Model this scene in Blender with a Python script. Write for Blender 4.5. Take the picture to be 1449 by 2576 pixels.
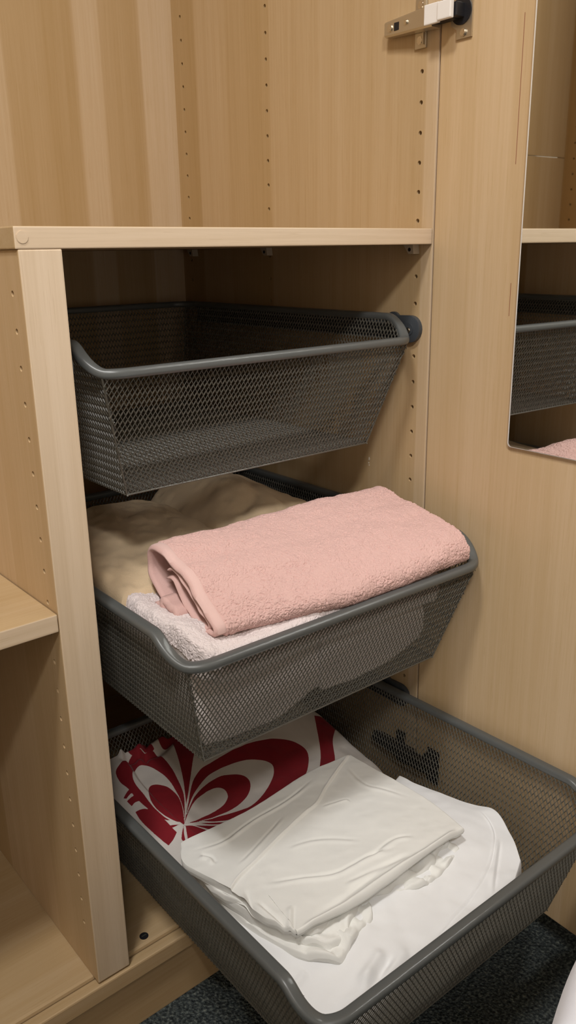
import bpy, bmesh, math, random
import numpy as np
from mathutils import Vector, Matrix, Euler, kdtree

for o in list(bpy.data.objects):
    bpy.data.objects.remove(o)
scene = bpy.context.scene
C = scene.collection
PI = math.pi
ZF = 0.875            # height of the shelf top above the floor; survey data below has the shelf top at z = 0

# ------------------------------------------------------------------ camera
cam = bpy.data.cameras.new('camera')
cam.sensor_fit = 'VERTICAL'
cam.sensor_height = 36.0
cam.lens = 28.885
cam.clip_start = 0.02
camo = bpy.data.objects.new('camera', cam)
C.objects.link(camo)
camo.location = (-0.3191, -0.6719, -0.0227 + ZF)
camo.rotation_euler = (1.2632, 0.0163, -0.6995)
scene.camera = camo

# ------------------------------------------------------------------ light and exposure
world = bpy.data.worlds.new('world')
scene.world = world
world.use_nodes = True
world.node_tree.nodes['Background'].inputs[0].default_value = (1.0, 0.95, 0.88, 1)
world.node_tree.nodes['Background'].inputs[1].default_value = 0.05
LAMPS = [((-0.55, -0.48, 2.36), 0.26, 21.0), ((-0.95, -1.62, 2.36), 0.36, 47.0)]      # two unseen ceiling lamps, the far one added as fill: place, diameter, watts
for p, d, w in LAMPS:
    ld = bpy.data.lights.new('ceiling_lamp_light', 'AREA')
    ld.shape = 'DISK'
    ld.size = d
    ld.energy = w
    ld.color = (1.0, 0.982, 0.955)
    lo = bpy.data.objects.new('ceiling_lamp_light', ld)
    C.objects.link(lo)
    lo.location = p
scene.view_settings.view_transform = 'Standard'
scene.view_settings.look = 'None'
scene.view_settings.gamma = 1.0
scene.view_settings.use_curve_mapping = False
scene.view_settings.exposure = 0.0

# ------------------------------------------------------------------ helpers
def lin(h):
    out = []
    for i in (0, 2, 4):
        c = int(h[i:i + 2], 16) / 255
        out.append(c / 12.92 if c <= 0.04045 else ((c + 0.055) / 1.055) ** 2.4)
    return (*out, 1.0)

def link(o, parent=None):
    C.objects.link(o)
    if parent is not None:
        o.parent = parent
    return o

def tag(o, label=None, cat=None, group=None, kind=None):
    if label: o['label'] = label
    if cat: o['category'] = cat
    if group: o['group'] = group
    if kind: o['kind'] = kind
    return o

def empty(name, loc, rot=(0, 0, 0)):
    o = bpy.data.objects.new(name, None)
    o.empty_display_size = 0.05
    C.objects.link(o)
    o.location = loc
    o.rotation_euler = rot
    return o

class MB:
    """collects vertices and faces, then links them as one mesh object"""
    def __init__(s):
        s.V = []; s.Q = []; s.T = []; s.N = []; s.n = 0
    def add(s, V, quads=None, tris=None, ngons=None):
        V = np.asarray(V, dtype=np.float64)
        b = s.n
        s.V.append(V); s.n += len(V)
        if quads is not None and len(quads): s.Q.append(np.asarray(quads, dtype=np.int64) + b)
        if tris is not None and len(tris): s.T.append(np.asarray(tris, dtype=np.int64) + b)
        if ngons:
            for f in ngons: s.N.append([i + b for i in f])
        return b
    def bm(s, bm):
        bm.verts.index_update()
        V = [v.co[:] for v in bm.verts]
        s.add(V, ngons=[[v.index for v in f.verts] for f in bm.faces])
        bm.free()
    def box(s, x0, x1, y0, y1, z0, z1, bev=0.0, seg=2, M=None):
        bm = bmesh.new()
        bmesh.ops.create_cube(bm, size=1)
        for v in bm.verts:
            v.co = Vector(((x0 + x1) / 2 + v.co.x * (x1 - x0), (y0 + y1) / 2 + v.co.y * (y1 - y0), (z0 + z1) / 2 + v.co.z * (z1 - z0)))
        if bev > 0:
            bmesh.ops.bevel(bm, geom=bm.edges[:], offset=bev, segments=seg, affect='EDGES', profile=0.6)
        if M is not None: bmesh.ops.transform(bm, matrix=M, verts=bm.verts)
        s.bm(bm)
    def cyl(s, p, q, r, n=16, r2=None, bev=0.0):
        p = Vector(p); q = Vector(q)
        d = q - p
        bm = bmesh.new()
        bmesh.ops.create_cone(bm, cap_ends=True, segments=n, radius1=r, radius2=r if r2 is None else r2, depth=d.length)
        if bev > 0:
            ed = [e for e in bm.edges if abs(e.verts[0].co.z - e.verts[1].co.z) < 1e-7]
            bmesh.ops.bevel(bm, geom=ed, offset=bev, segments=2, affect='EDGES')
        M = Matrix.Translation((p + q) / 2) @ d.to_track_quat('Z', 'Y').to_matrix().to_4x4()
        bmesh.ops.transform(bm, matrix=M, verts=bm.verts)
        s.bm(bm)
    def grid(s, P, wrap_u=False, wrap_v=False, flip=False):
        P = np.asarray(P)
        nu, nv = P.shape[:2]
        iu = np.arange(nu if wrap_u else nu - 1); iv = np.arange(nv if wrap_v else nv - 1)
        a = (iu[:, None] * nv + iv[None, :]).ravel()
        b = (((iu + 1) % nu)[:, None] * nv + iv[None, :]).ravel()
        c = (((iu + 1) % nu)[:, None] * nv + ((iv + 1) % nv)[None, :]).ravel()
        d = (iu[:, None] * nv + ((iv + 1) % nv)[None, :]).ravel()
        q = np.stack([a, b, c, d], 1)
        if flip: q = q[:, ::-1]
        return s.add(P.reshape(-1, 3), quads=q)
    def sweep(s, path, sec, up=(0, 0, 1), closed=False, caps=True):
        """sweep a closed 2-D section (side, up) along a path"""
        path = np.asarray(path, float); sec = np.asarray(sec, float)
        if closed: t = np.roll(path, -1, 0) - np.roll(path, 1, 0)
        else: t = np.gradient(path, axis=0)
        t /= np.linalg.norm(t, axis=1)[:, None] + 1e-12
        up = np.broadcast_to(np.asarray(up, float), path.shape)
        side = np.cross(t, up); side /= np.linalg.norm(side, axis=1)[:, None] + 1e-12
        u = np.cross(side, t)
        P = path[:, None] + side[:, None] * sec[None, :, :1] + u[:, None] * sec[None, :, 1:2]
        b = s.grid(P, wrap_u=closed, wrap_v=True)
        if caps and not closed:
            m = len(sec); n = len(path)
            s.N.append([b + i for i in range(m)][::-1]); s.N.append([b + (n - 1) * m + i for i in range(m)])
    def mesh(s, name, mat=None, smooth=True, off=(0, 0, 0), angle=40):
        me = bpy.data.meshes.new(name)
        V = np.concatenate(s.V) - np.asarray(off)
        loops = []; sizes = []
        for A, k in ((s.Q, 4), (s.T, 3)):
            for a in A:
                loops.append(a.ravel()); sizes.append(np.full(len(a), k))
        for f in s.N:
            loops.append(np.array(f)); sizes.append(np.array([len(f)]))
        loops = np.concatenate(loops); sizes = np.concatenate(sizes)
        me.vertices.add(len(V)); me.vertices.foreach_set('co', V.astype(np.float32).ravel())
        me.loops.add(len(loops)); me.loops.foreach_set('vertex_index', loops.astype(np.int32))
        me.polygons.add(len(sizes))
        st = np.concatenate([[0], np.cumsum(sizes)[:-1]])
        me.polygons.foreach_set('loop_start', st.astype(np.int32))
        me.polygons.foreach_set('loop_total', sizes.astype(np.int32))
        me.update(calc_edges=True)
        me.validate()
        if not smooth:
            me.polygons.foreach_set('use_smooth', np.zeros(len(me.polygons), dtype=bool))
        if smooth:
            me.polygons.foreach_set('use_smooth', np.ones(len(me.polygons), dtype=bool))
            if angle < 170: me.set_sharp_from_angle(angle=math.radians(angle))
        if mat: me.materials.append(mat)
        return me
    def obj(s, name, mat=None, parent=None, smooth=True, off=None, angle=40, loc=None):
        """vertices are given in survey space; off = survey position of the parent's origin"""
        off = (0, 0, -ZF) if off is None else off
        if loc is not None: off = loc
        o = bpy.data.objects.new(name, s.mesh(name, mat, smooth, off, angle))
        if loc is not None: o.location = (loc[0], loc[1], loc[2] + ZF)
        return link(o, parent)

def oblong(w, h, n=5, r=None):
    """rounded rectangle section, w wide, h high"""
    r = min(w, h) * 0.42 if r is None else r
    pts = []
    for cx, cy, a0 in ((w / 2 - r, h / 2 - r, 0), (-w / 2 + r, h / 2 - r, 90), (-w / 2 + r, -h / 2 + r, 180), (w / 2 - r, -h / 2 + r, 270)):
        for k in range(n):
            a = math.radians(a0 + 90 * k / (n - 1))
            pts.append((cx + r * math.cos(a), cy + r * math.sin(a)))
    return pts

def smooth(a, b, x):
    u = np.clip((x - a) / (b - a), 0, 1)
    return u * u * (3 - 2 * u)

def spline(pts, n, closed=False):
    """Catmull-Rom through points, n samples even in arc length"""
    P = np.asarray(pts, float)
    if closed: Q = np.concatenate([P[-1:], P, P[:2]])
    else: Q = np.concatenate([2 * P[:1] - P[1:2], P, 2 * P[-1:] - P[-2:-1]])
    out = []
    for i in range(1, len(Q) - 2):
        t = np.linspace(0, 1, 24, endpoint=False)[:, None]
        a, b, c, d = Q[i - 1], Q[i], Q[i + 1], Q[i + 2]
        out.append(0.5 * (2 * b + (c - a) * t + (2 * a - 5 * b + 4 * c - d) * t ** 2 + (3 * b - a - 3 * c + d) * t ** 3))
    if not closed: out.append(P[-1:])
    R = np.concatenate(out)
    if closed: R = np.concatenate([R, R[:1]])
    s = np.concatenate([[0], np.cumsum(np.linalg.norm(np.diff(R, axis=0), axis=1))])
    tt = np.linspace(0, s[-1], n, endpoint=not closed)
    return np.stack([np.interp(tt, s, R[:, k]) for k in range(P.shape[1])], 1)

def vnoise(x, y, seed=0):
    """smooth value noise, about -1..1"""
    x = np.asarray(x, float); y = np.asarray(y, float)
    xi = np.floor(x).astype(np.int64); yi = np.floor(y).astype(np.int64)
    fx = x - xi; fy = y - yi
    fx = fx * fx * fx * (fx * (fx * 6 - 15) + 10); fy = fy * fy * fy * (fy * (fy * 6 - 15) + 10)
    def h(a, b):
        k = (a * 374761393 + b * 668265263 + seed * 1274126177) & 0xffffffff
        k = ((k ^ (k >> 13)) * 1274126177) & 0xffffffff
        return ((k ^ (k >> 16)) & 0xffff) / 32767.5 - 1
    return (h(xi, yi) * (1 - fx) + h(xi + 1, yi) * fx) * (1 - fy) + (h(xi, yi + 1) * (1 - fx) + h(xi + 1, yi + 1) * fx) * fy

# ------------------------------------------------------------------ materials
class NT:
    def __init__(s, name):
        s.m = bpy.data.materials.new(name); s.m.use_nodes = True
        s.t = s.m.node_tree; s.b = s.t.nodes['Principled BSDF']
    def n(s, typ, **kw):
        k = s.t.nodes.new(typ)
        for a, v in kw.items():
            if a.startswith('i_'):
                key = a[2:]
                k.inputs[int(key) if key.isdigit() else key].default_value = v
            else: setattr(k, a, v)
        return k
    def l(s, a, b): s.t.links.new(a, b)
    def math(s, op, a, b=None, clamp=False):
        k = s.n('ShaderNodeMath', operation=op, use_clamp=clamp)
        for i, v in enumerate((a, b)):
            if v is None: continue
            if isinstance(v, (int, float)): k.inputs[i].default_value = v
            else: s.l(v, k.inputs[i])
        return k.outputs[0]
    def mix(s, f, a, b, mode='MIX'):
        k = s.n('ShaderNodeMix', data_type='RGBA', blend_type=mode)
        for i, v in ((0, f), (6, a), (7, b)):
            if isinstance(v, (int, float)): k.inputs[i].default_value = v
            elif isinstance(v, tuple): k.inputs[i].default_value = v
            else: s.l(v, k.inputs[i])
        return k.outputs[2]
    def ramp(s, fac, stops, interp='LINEAR'):
        k = s.n('ShaderNodeValToRGB'); k.color_ramp.interpolation = interp
        el = k.color_ramp.elements
        while len(el) > 1: el.remove(el[-1])
        for i, (p, c) in enumerate(stops):
            e = el[0] if i == 0 else el.new(p)
            e.position = p; e.color = c if isinstance(c, tuple) else (c, c, c, 1)
        s.l(fac, k.inputs[0])
        return k.outputs[0]

def plain(name, col, rough=0.5, metal=0.0, spec=0.5, bump=None, coat=0.0):
    n = NT(name)
    n.b.inputs['Base Color'].default_value = col
    n.b.inputs['Roughness'].default_value = rough
    n.b.inputs['Metallic'].default_value = metal
    n.b.inputs['Specular IOR Level'].default_value = spec
    n.b.inputs['Coat Weight'].default_value = coat
    if bump:
        tc = n.n('ShaderNodeTexCoord')
        no = n.n('ShaderNodeTexNoise', i_Scale=bump[0], i_Detail=3.0)
        n.l(tc.outputs['Object'], no.inputs['Vector'])
        b = n.n('ShaderNodeBump', i_Strength=bump[1], i_Distance=bump[2])
        n.l(no.outputs[0], b.inputs['Height']); n.l(b.outputs[0], n.b.inputs['Normal'])
    return n.m

def wood(name, across, along, stops=None, base='bfa27c', seed=1, rng=(0, 1), fig=0.10, streak=1.0):
    """oak foil: bands of lamellas across the board and fine streaks along it.
    stops = [(coordinate of the band's start, brightness)] in metres on the across axis"""
    n = NT(name)
    tc = n.n('ShaderNodeTexCoord')
    sep = n.n('ShaderNodeSeparateXYZ'); n.l(tc.outputs['Object'], sep.inputs[0])
    ax = {'x': 0, 'y': 1, 'z': 2}
    a = sep.outputs[ax[across]]; g = sep.outputs[ax[along]]
    rest = [k for k in 'xyz' if k not in (across, along)][0]
    def vec(ka, kg, off):
        cb = n.n('ShaderNodeCombineXYZ')
        n.l(n.math('MULTIPLY', a, ka), cb.inputs[0]); n.l(n.math('MULTIPLY', g, kg), cb.inputs[1])
        n.l(n.math('ADD', n.math('MULTIPLY', sep.outputs[ax[rest]], ka), off), cb.inputs[2])
        return cb.outputs[0]
    # slow wander so the band edges are not ruled
    wn = n.n('ShaderNodeTexNoise', i_Scale=1.0, i_Detail=1.0); n.l(vec(3.0, 1.6, seed * 3.1), wn.inputs['Vector'])
    wob = n.math('MULTIPLY', n.math('SUBTRACT', wn.outputs[0], 0.5), 0.006)
    pos = n.math('ADD', a, wob)
    if stops is None:
        rr = random.Random(seed); stops = []; p = rng[0]
        while p < rng[1]:
            stops.append((p, rr.choice((0.86, 0.92, 0.97, 1.0, 1.05, 1.12)))); p += rr.uniform(0.02, 0.075)
    stops = stops[:15]
    lo_, hi_ = stops[0][0], stops[-1][0] + 0.1
    f = n.math('DIVIDE', n.math('SUBTRACT', pos, lo_), hi_ - lo_, clamp=True)
    rs = []
    e = 0.0012 / (hi_ - lo_)
    for i, (p, b) in enumerate(stops):
        u = (p - lo_) / (hi_ - lo_)
        if i: rs.append((max(0, u - e), stops[i - 1][1] * 0.5)); rs.append((u + e, b * 0.5))
        else: rs.append((0.0, b * 0.5))
    band = n.ramp(f, rs)
    st = n.n('ShaderNodeTexNoise', i_Scale=1.0, i_Detail=5.0, i_Roughness=0.65); n.l(vec(300.0, 5.0, seed * 7.7), st.inputs['Vector'])
    st2 = n.n('ShaderNodeTexNoise', i_Scale=1.0, i_Detail=3.0); n.l(vec(70.0, 1.6, seed * 2.3), st2.inputs['Vector'])
    pore = n.n('ShaderNodeTexNoise', i_Scale=1.0, i_Detail=2.0); n.l(vec(900.0, 18.0, seed * 1.3), pore.inputs['Vector'])
    v = n.math('ADD', n.math('MULTIPLY', n.math('SUBTRACT', st.outputs[0], 0.5), fig * 1.9 * streak), n.math('MULTIPLY', n.math('SUBTRACT', st2.outputs[0], 0.5), fig * 1.6))
    pr = n.math('MULTIPLY', n.math('GREATER_THAN', pore.outputs[0], 0.66), -0.06 * streak)
    v = n.math('ADD', n.math('ADD', v, pr), 1.0)
    val = n.math('MULTIPLY', n.math('MULTIPLY', band, 2.0), v)
    col = n.n('ShaderNodeHueSaturation')
    col.inputs['Color'].default_value = lin(base)
    n.l(val, col.inputs['Value'])
    sat = n.math('SUBTRACT', 1.85, n.math('MULTIPLY', val, 0.85))
    n.l(sat, col.inputs['Saturation'])
    n.l(col.outputs[0], n.b.inputs['Base Color'])
    n.b.inputs['Roughness'].default_value = 0.46
    n.b.inputs['Specular IOR Level'].default_value = 0.35
    bp = n.n('ShaderNodeBump', i_Strength=0.15, i_Distance=0.0004)
    n.l(st.outputs[0], bp.inputs['Height']); n.l(bp.outputs[0], n.b.inputs['Normal'])
    return n.m

def cloth_mat(name, col, rough=0.85, weave=2600.0, sheen=0.15, bump=0.12, spec=0.25, subsurf=0.0):
    n = NT(name)
    tc = n.n('ShaderNodeTexCoord')
    no = n.n('ShaderNodeTexNoise', i_Scale=35.0, i_Detail=3.0); n.l(tc.outputs['Object'], no.inputs['Vector'])
    n.l(n.mix(no.outputs[0], tuple(c * 0.96 for c in col[:3]) + (1,), tuple(min(1, c * 1.03) for c in col[:3]) + (1,)), n.b.inputs['Base Color'])
    n.b.inputs['Roughness'].default_value = rough
    n.b.inputs['Specular IOR Level'].default_value = spec
    n.b.inputs['Sheen Weight'].default_value = sheen
    n2 = n.n('ShaderNodeTexNoise', i_Scale=weave, i_Detail=1.0); n.l(tc.outputs['Object'], n2.inputs['Vector'])
    bp = n.n('ShaderNodeBump', i_Strength=bump, i_Distance=0.0005)
    n.l(n2.outputs[0], bp.inputs['Height']); n.l(bp.outputs[0], n.b.inputs['Normal'])
    return n.m

def terry_mat(name, col, dark=0.8, scale=420.0, strength=0.6, sss=0.0):
    """loop-pile colour: a slight shift from loop to loop, short fuzz as relief"""
    n = NT(name)
    tc = n.n('ShaderNodeTexCoord')
    no = n.n('ShaderNodeTexNoise', i_Scale=scale, i_Detail=3.0); n.l(tc.outputs['Object'], no.inputs['Vector'])
    lo_ = n.n('ShaderNodeTexNoise', i_Scale=18.0, i_Detail=2.0); n.l(tc.outputs['Object'], lo_.inputs['Vector'])
    f = n.math('ADD', n.math('MULTIPLY', no.outputs[0], 0.7), n.math('MULTIPLY', lo_.outputs[0], 0.3), clamp=True)
    n.l(n.mix(f, tuple(c * dark for c in col[:3]) + (1,), tuple(min(1, c * (2 - dark) ** 0.6) for c in col[:3]) + (1,)), n.b.inputs['Base Color'])
    n.b.inputs['Subsurface Weight'].default_value = sss
    n.b.inputs['Subsurface Radius'].default_value = (1.0, 0.75, 0.65)
    n.b.inputs['Subsurface Scale'].default_value = 0.0022
    n.b.inputs['Roughness'].default_value = 0.95
    n.b.inputs['Specular IOR Level'].default_value = 0.1
    n.b.inputs['Sheen Weight'].default_value = 0.06
    bp = n.n('ShaderNodeBump', i_Strength=strength, i_Distance=0.0012)
    n.l(no.outputs[0], bp.inputs['Height']); n.l(bp.outputs[0], n.b.inputs['Normal'])
    return n.m

# ------------------------------------------------------------------ setting
def carpet_mat():
    n = NT('carpet')
    tc = n.n('ShaderNodeTexCoord')
    a = n.n('ShaderNodeTexNoise', i_Scale=260.0, i_Detail=4.0); n.l(tc.outputs['Object'], a.inputs['Vector'])
    b = n.n('ShaderNodeTexVoronoi', i_Scale=330.0); n.l(tc.outputs['Object'], b.inputs['Vector'])
    c = n.ramp(a.outputs[0], [(0.3, lin('24282a')), (0.5, lin('43494a')), (0.66, lin('666c68')), (0.8, lin('8c8c7c'))])
    n.l(c, n.b.inputs['Base Color'])
    n.b.inputs['Roughness'].default_value = 1.0; n.b.inputs['Specular IOR Level'].default_value = 0.05
    bp = n.n('ShaderNodeBump', i_Strength=0.9, i_Distance=0.003)
    n.l(n.math('ADD', a.outputs[0], n.math('MULTIPLY', b.outputs['Distance'], 1.0)), bp.inputs['Height']); n.l(bp.outputs[0], n.b.inputs['Normal'])
    return n.m
m_carpet = carpet_mat()
m_wall = plain('wall_paint', lin('cfc6b8'), 0.9, spec=0.2)
m_ceil = plain('ceiling_paint', lin('e6e1d8'), 0.9, spec=0.2)
X0, X1, Y0, Y1, ZC = -1.9, 1.5, -2.9, 0.62, 2.45
def struct(name, m, *b):
    mb = MB(); mb.box(*b)
    return tag(mb.obj(name, m, off=(0, 0, 0), smooth=False), kind='structure')
struct('floor', m_carpet, X0, X1, Y0, Y1, -0.08, 0)
struct('ceiling', m_ceil, X0, X1, Y0, Y1, ZC, ZC + 0.08)
struct('wall_left', m_wall, X0 - 0.08, X0, Y0, Y1, 0, ZC)
struct('wall_right', m_wall, X1, X1 + 0.08, Y0, Y1, 0, ZC)
struct('wall_back', m_wall, X0, X1, Y1, Y1 + 0.08, 0, ZC)
struct('wall_front', m_wall, X0, X1, Y0 - 0.08, Y0, 0, ZC)
for (p, d, _), where in zip(LAMPS, ('nearest the wardrobe', 'farther from the wardrobe, unseen and added as fill')):
    lamp = empty('ceiling_lamp', (p[0], p[1], ZC))
    tag(lamp, 'flat round white ceiling lamp ' + where, 'lamp', 'ceiling lamps')
    mb = MB(); mb.cyl((0, 0, 0), (0, 0, -0.05), 0.14, 48, bev=0.008); mb.obj('canopy', m_ceil, lamp, off=(0, 0, 0))
    mb = MB(); mb.cyl((0, 0, -0.05), (0, 0, -0.082), d / 2 + 0.02, 64, bev=0.008); mb.obj('reflector', m_ceil, lamp, off=(0, 0, 0))

# unseen cabinet, added to keep the far lamp off the wardrobe's lower left
m_blocker = plain('white_lacquer', lin('dcd6cc'), 0.5)
CX0, CX1, CY0, CY1, CH = -1.22, -0.60, -1.42, -1.06, 0.86
lamp_blocker = empty('lamp_blocker_cabinet', ((CX0 + CX1) / 2, (CY0 + CY1) / 2, 0))
tag(lamp_blocker, 'tall white lacquered two-door cabinet, unseen, added to block the far lamp', 'cabinet')
co = ((CX0 + CX1) / 2, (CY0 + CY1) / 2, -ZF)
mb = MB(); mb.box(CX0, CX1, CY0, CY1 - 0.02, -0.835, CH - 0.018, bev=0.002); mb.obj('carcass', m_blocker, lamp_blocker, off=co, smooth=False)
mb = MB(); mb.box(CX0 - 0.01, CX1 + 0.01, CY0 - 0.005, CY1 + 0.005, CH - 0.018, CH, bev=0.003); mb.obj('top', m_blocker, lamp_blocker, off=co, smooth=False)
for x in (CX0 + 0.04, CX1 - 0.04):
    for y in (CY0 + 0.04, CY1 - 0.06):
        mb = MB(); mb.cyl((x, y, -0.875), (x, y, -0.835), 0.02, 16); mb.obj('leg', m_blocker, lamp_blocker, off=co)
xm_ = (CX0 + CX1) / 2
for x0, x1, xk in ((CX0 + 0.003, xm_ - 0.002, xm_ - 0.035), (xm_ + 0.002, CX1 - 0.003, xm_ + 0.035)):
    mb = MB(); mb.box(x0, x1, CY1 - 0.02, CY1 - 0.002, -0.83, CH - 0.022, bev=0.002); dr = mb.obj('door', m_blocker, lamp_blocker, off=co, smooth=False)
    mb = MB(); mb.cyl((xk, CY1 - 0.004, 0.05), (xk, CY1 + 0.016, 0.05), 0.008, 16, r2=0.013, bev=0.002); mb.obj('knob', m_blocker, dr, off=co)

# ------------------------------------------------------------------ wardrobe
W = 0.4695; T = -0.0384; XL = -0.479; YB = 0.535
TOP = 1.485
m_side = wood('oak_side', 'y', 'z', [(-0.02, 1.13), (0.017, 1.0), (0.055, 1.02), (0.10, 0.985), (0.155, 1.02), (0.20, 1.0), (0.298, 0.90), (0.358, 0.94), (0.396, 1.0), (0.475, 0.86), (0.53, 0.9)], base='b89c76', seed=3)
m_back = wood('oak_back', 'x', 'z', [(-0.52, 1.0), (-0.43, 1.02), (-0.397, 0.96), (-0.345, 0.99), (-0.30, 0.93), (-0.21, 1.05), (-0.13, 0.95), (-0.02, 1.0), (0.08, 1.12), (0.194, 0.95), (0.255, 0.92), (0.301, 1.15), (0.342, 0.98), (0.372, 0.95), (0.41, 1.19)], base='b0946e', seed=5)
m_div = wood('oak_divider_side', 'y', 'z', None, seed=11, rng=(-0.02, 0.55))
m_fz = wood('oak_front_edge', 'x', 'z', [(-0.06, 1.05), (-0.024, 1.1), (0.0, 1.05), (0.01, 1.0)], base='cdb598', seed=21, fig=0.09)
m_fx = wood('oak_shelf_edge', 'z', 'x', [(0.4, 1.05), (0.864, 1.08), (0.95, 1.05)], base='cdb598', seed=23, fig=0.10, streak=1.3)
m_hx = wood('oak_shelf', 'y', 'x', [(-0.02, 1.02), (0.05, 0.98), (0.11, 1.02), (0.2, 0.95), (0.27, 1.03), (0.36, 0.97), (0.45, 1.0)], base='b69b75', seed=31)
m_door = wood('oak_door', 'y', 'z', [(-0.52, 1.0), (-0.40, 1.04), (-0.33, 1.0), (-0.25, 1.06), (-0.19, 1.02), (-0.10, 1.06), (-0.055, 1.0), (0.0, 1.0)], base='c6a982', seed=41)
m_plinth = wood('oak_plinth', 'z', 'x', [(-0.1, 0.97), (0.05, 1.0), (0.1, 1.0)], seed=51)
m_rawhole = plain('bare_chipboard', lin('6a5037'), 0.9)
m_steel = plain('nickel_steel', lin('d2cbbd'), 0.38, 1.0)
m_screw = plain('screw_steel', lin('d8d0c4'), 0.22, 1.0)
m_black = plain('black_plastic', lin('17161a'), 0.5)
m_white_pl = plain('white_plastic', lin('e9e4df'), 0.4)
m_grey_pl = plain('clear_grey_plastic', lin('b9aa94'), 0.3)
m_shadedst = plain('shaded_hinge_metal', lin('1d1d20'), 0.45, 0.3)  # lower hinge and its screws: the baskets' shade put into the colour

ward = empty('wardrobe', (0, 0, 0))
tag(ward, 'oak-effect open wardrobe with a centre divider and right door standing open', 'wardrobe')

def drill(o, holes, r=0.0026, depth=0.011, flare=0.0):
    """drills real holes: (point, outward direction) in survey space"""
    mb = MB()
    for p, d in holes:
        p = Vector(p); d = Vector(d)
        mb.cyl(p + d * 0.004, p - d * depth, r, 12)
    cut = mb.obj('drill', None, smooth=False)
    md = o.modifiers.new('holes', 'BOOLEAN'); md.object = cut; md.operation = 'DIFFERENCE'; md.solver = 'EXACT'
    dg = bpy.context.evaluated_depsgraph_get()
    me = bpy.data.meshes.new_from_object(o.evaluated_get(dg))
    o.modifiers.clear()
    o.data = me
    bpy.data.objects.remove(cut)

def board(name, m, b, bev=0.0015, parent=None, edge=None):
    """a board with slightly rounded arrises; edge = (material, axis index, sign) for the banded edges"""
    mb = MB(); mb.box(*b, bev=bev)
    o = mb.obj(name, m, parent or ward, smooth=False)
    if edge:
        ms = edge[0]
        o.data.materials.append(ms)
        for p in o.data.polygons:
            for axis, sign in edge[1:]:
                if p.normal[axis] * sign > 0.7: p.material_index = 1
    return o

HZ = [0.009 + 0.032 * k for k in range(-23, 42)]
side = board('side_panel', m_side, (W, W + 0.018, 0.0, 0.555, -0.796, TOP), edge=(m_fz, (1, -1)))
hl = [((W, 0.0242, z), (-1, 0, 0)) for z in HZ if -0.62 < z < 0.40 and not (0.19 < z < 0.25) and not -0.03 < z < -0.015]
hl += [((W, 0.3064, 0.035 + 0.032 * k), (-1, 0, 0)) for k in range(-8, 10)]
hl += [((W, 0.5118, 0.062 + 0.032 * k), (-1, 0, 0)) for k in range(-8, 10)]
drill(side, hl)
lside = board('side_panel', m_side, (XL - 0.018, XL, 0.0, 0.555, -0.796, TOP), edge=(m_fz, (1, -1)))
hl = [((XL, y, 0.035 + 0.032 * k), (1, 0, 0)) for k in range(-2, 14) for y in (0.0242, 0.5098)]
drill(lside, hl)
board('back_panel', m_back, (0.0, W, YB, YB + 0.004, -0.778, TOP), bev=0)
board('back_panel', m_back, (XL, 0.0, YB, YB + 0.004, -0.778, 0.1655), bev=0.0006)
board('back_panel', m_back, (XL, 0.0, YB, YB + 0.004, 0.1668, TOP), bev=0.0006)
board('top_panel', m_hx, (XL, W, 0.0, YB, TOP - 0.018, TOP))
board('bottom_panel', m_hx, (XL, W, 0.0125, YB, -0.796, -0.7772), bev=0.004)
board('front_rail', m_plinth, (XL, W, -0.003, 0.0108, -0.801, -0.7795), bev=0.002, edge=(m_hx, (2, 1)))
board('plinth', m_plinth, (XL, W, 0.006, 0.024, -0.875, -0.797), bev=0.0008)
div = board('divider_panel', m_div, (T, 0.0, 0.0, YB, -0.7772, -0.0178), bev=0.0015, edge=(m_fz, (1, -1)))
hl = [((T, 0.0205, -0.053 - 0.0312 * k), (-1, 0, 0)) for k in range(0, 22) if not -0.36 < -0.053 - 0.0312 * k < -0.335]
hl += [((T, 0.30, -0.053 - 0.0312 * k), (-1, 0, 0)) for k in range(0, 22)]
drill(div, hl)
# centre shelf that lies over the divider, with its round cover cap
sh = board('centre_shelf', m_hx, (T - 0.002, W - 0.0006, 0.0, YB, -0.0178, 0.0), bev=0.0012, edge=(m_fx, (1, -1)))
mb = MB(); mb.cyl((-0.0335, -0.0006, -0.0085), (-0.0335, 0.004, -0.0085), 0.0053, 32, bev=0.0004)
mb.obj('cover_cap', m_fx, sh)
# the left compartment's removable shelf on its pins
ls = board('side_shelf', m_hx, (XL + 0.001, T - 0.001, -0.0007, 0.52, -0.3565, -0.3388), bev=0.0012, edge=(m_fx, (1, -1)))
for y in (0.0205, 0.42):
    mb = MB(); mb.cyl((T, y, -0.3592), (T - 0.009, y, -0.3592), 0.0027, 14, bev=0.0005); mb.cyl((T, y, -0.3592), (T - 0.0015, y, -0.3592), 0.0042, 14)
    mb.obj('shelf_pin', m_steel, ls)
# wedge-shaped brackets under the centre shelf
for y in (0.027, 0.307, 0.499):
    mb = MB()
    x0, x1 = W - 0.011, W - 0.0003
    V = [(x0, y - 0.006, -0.0179), (x0, y + 0.009, -0.0179), (x1, y + 0.009, -0.0179), (x1, y - 0.006, -0.0179),
         (x0, y - 0.0075, -0.0285), (x0, y + 0.0005, -0.0285), (x1, y + 0.0005, -0.0285), (x1, y - 0.0075, -0.0285)]
    mb.add(V, quads=[(0, 1, 2, 3), (4, 7, 6, 5), (0, 4, 5, 1), (1, 5, 6, 2), (2, 6, 7, 3), (3, 7, 4, 0)])
    br = mb.obj('shelf_bracket', m_grey_pl, ward, smooth=False)
    mb = MB(); mb.cyl((x0 - 0.0004, y - 0.001, -0.0235), (x0 + 0.003, y - 0.001, -0.0235), 0.0022, 12)
    mb.obj('bracket_screw', m_black, br)
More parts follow.
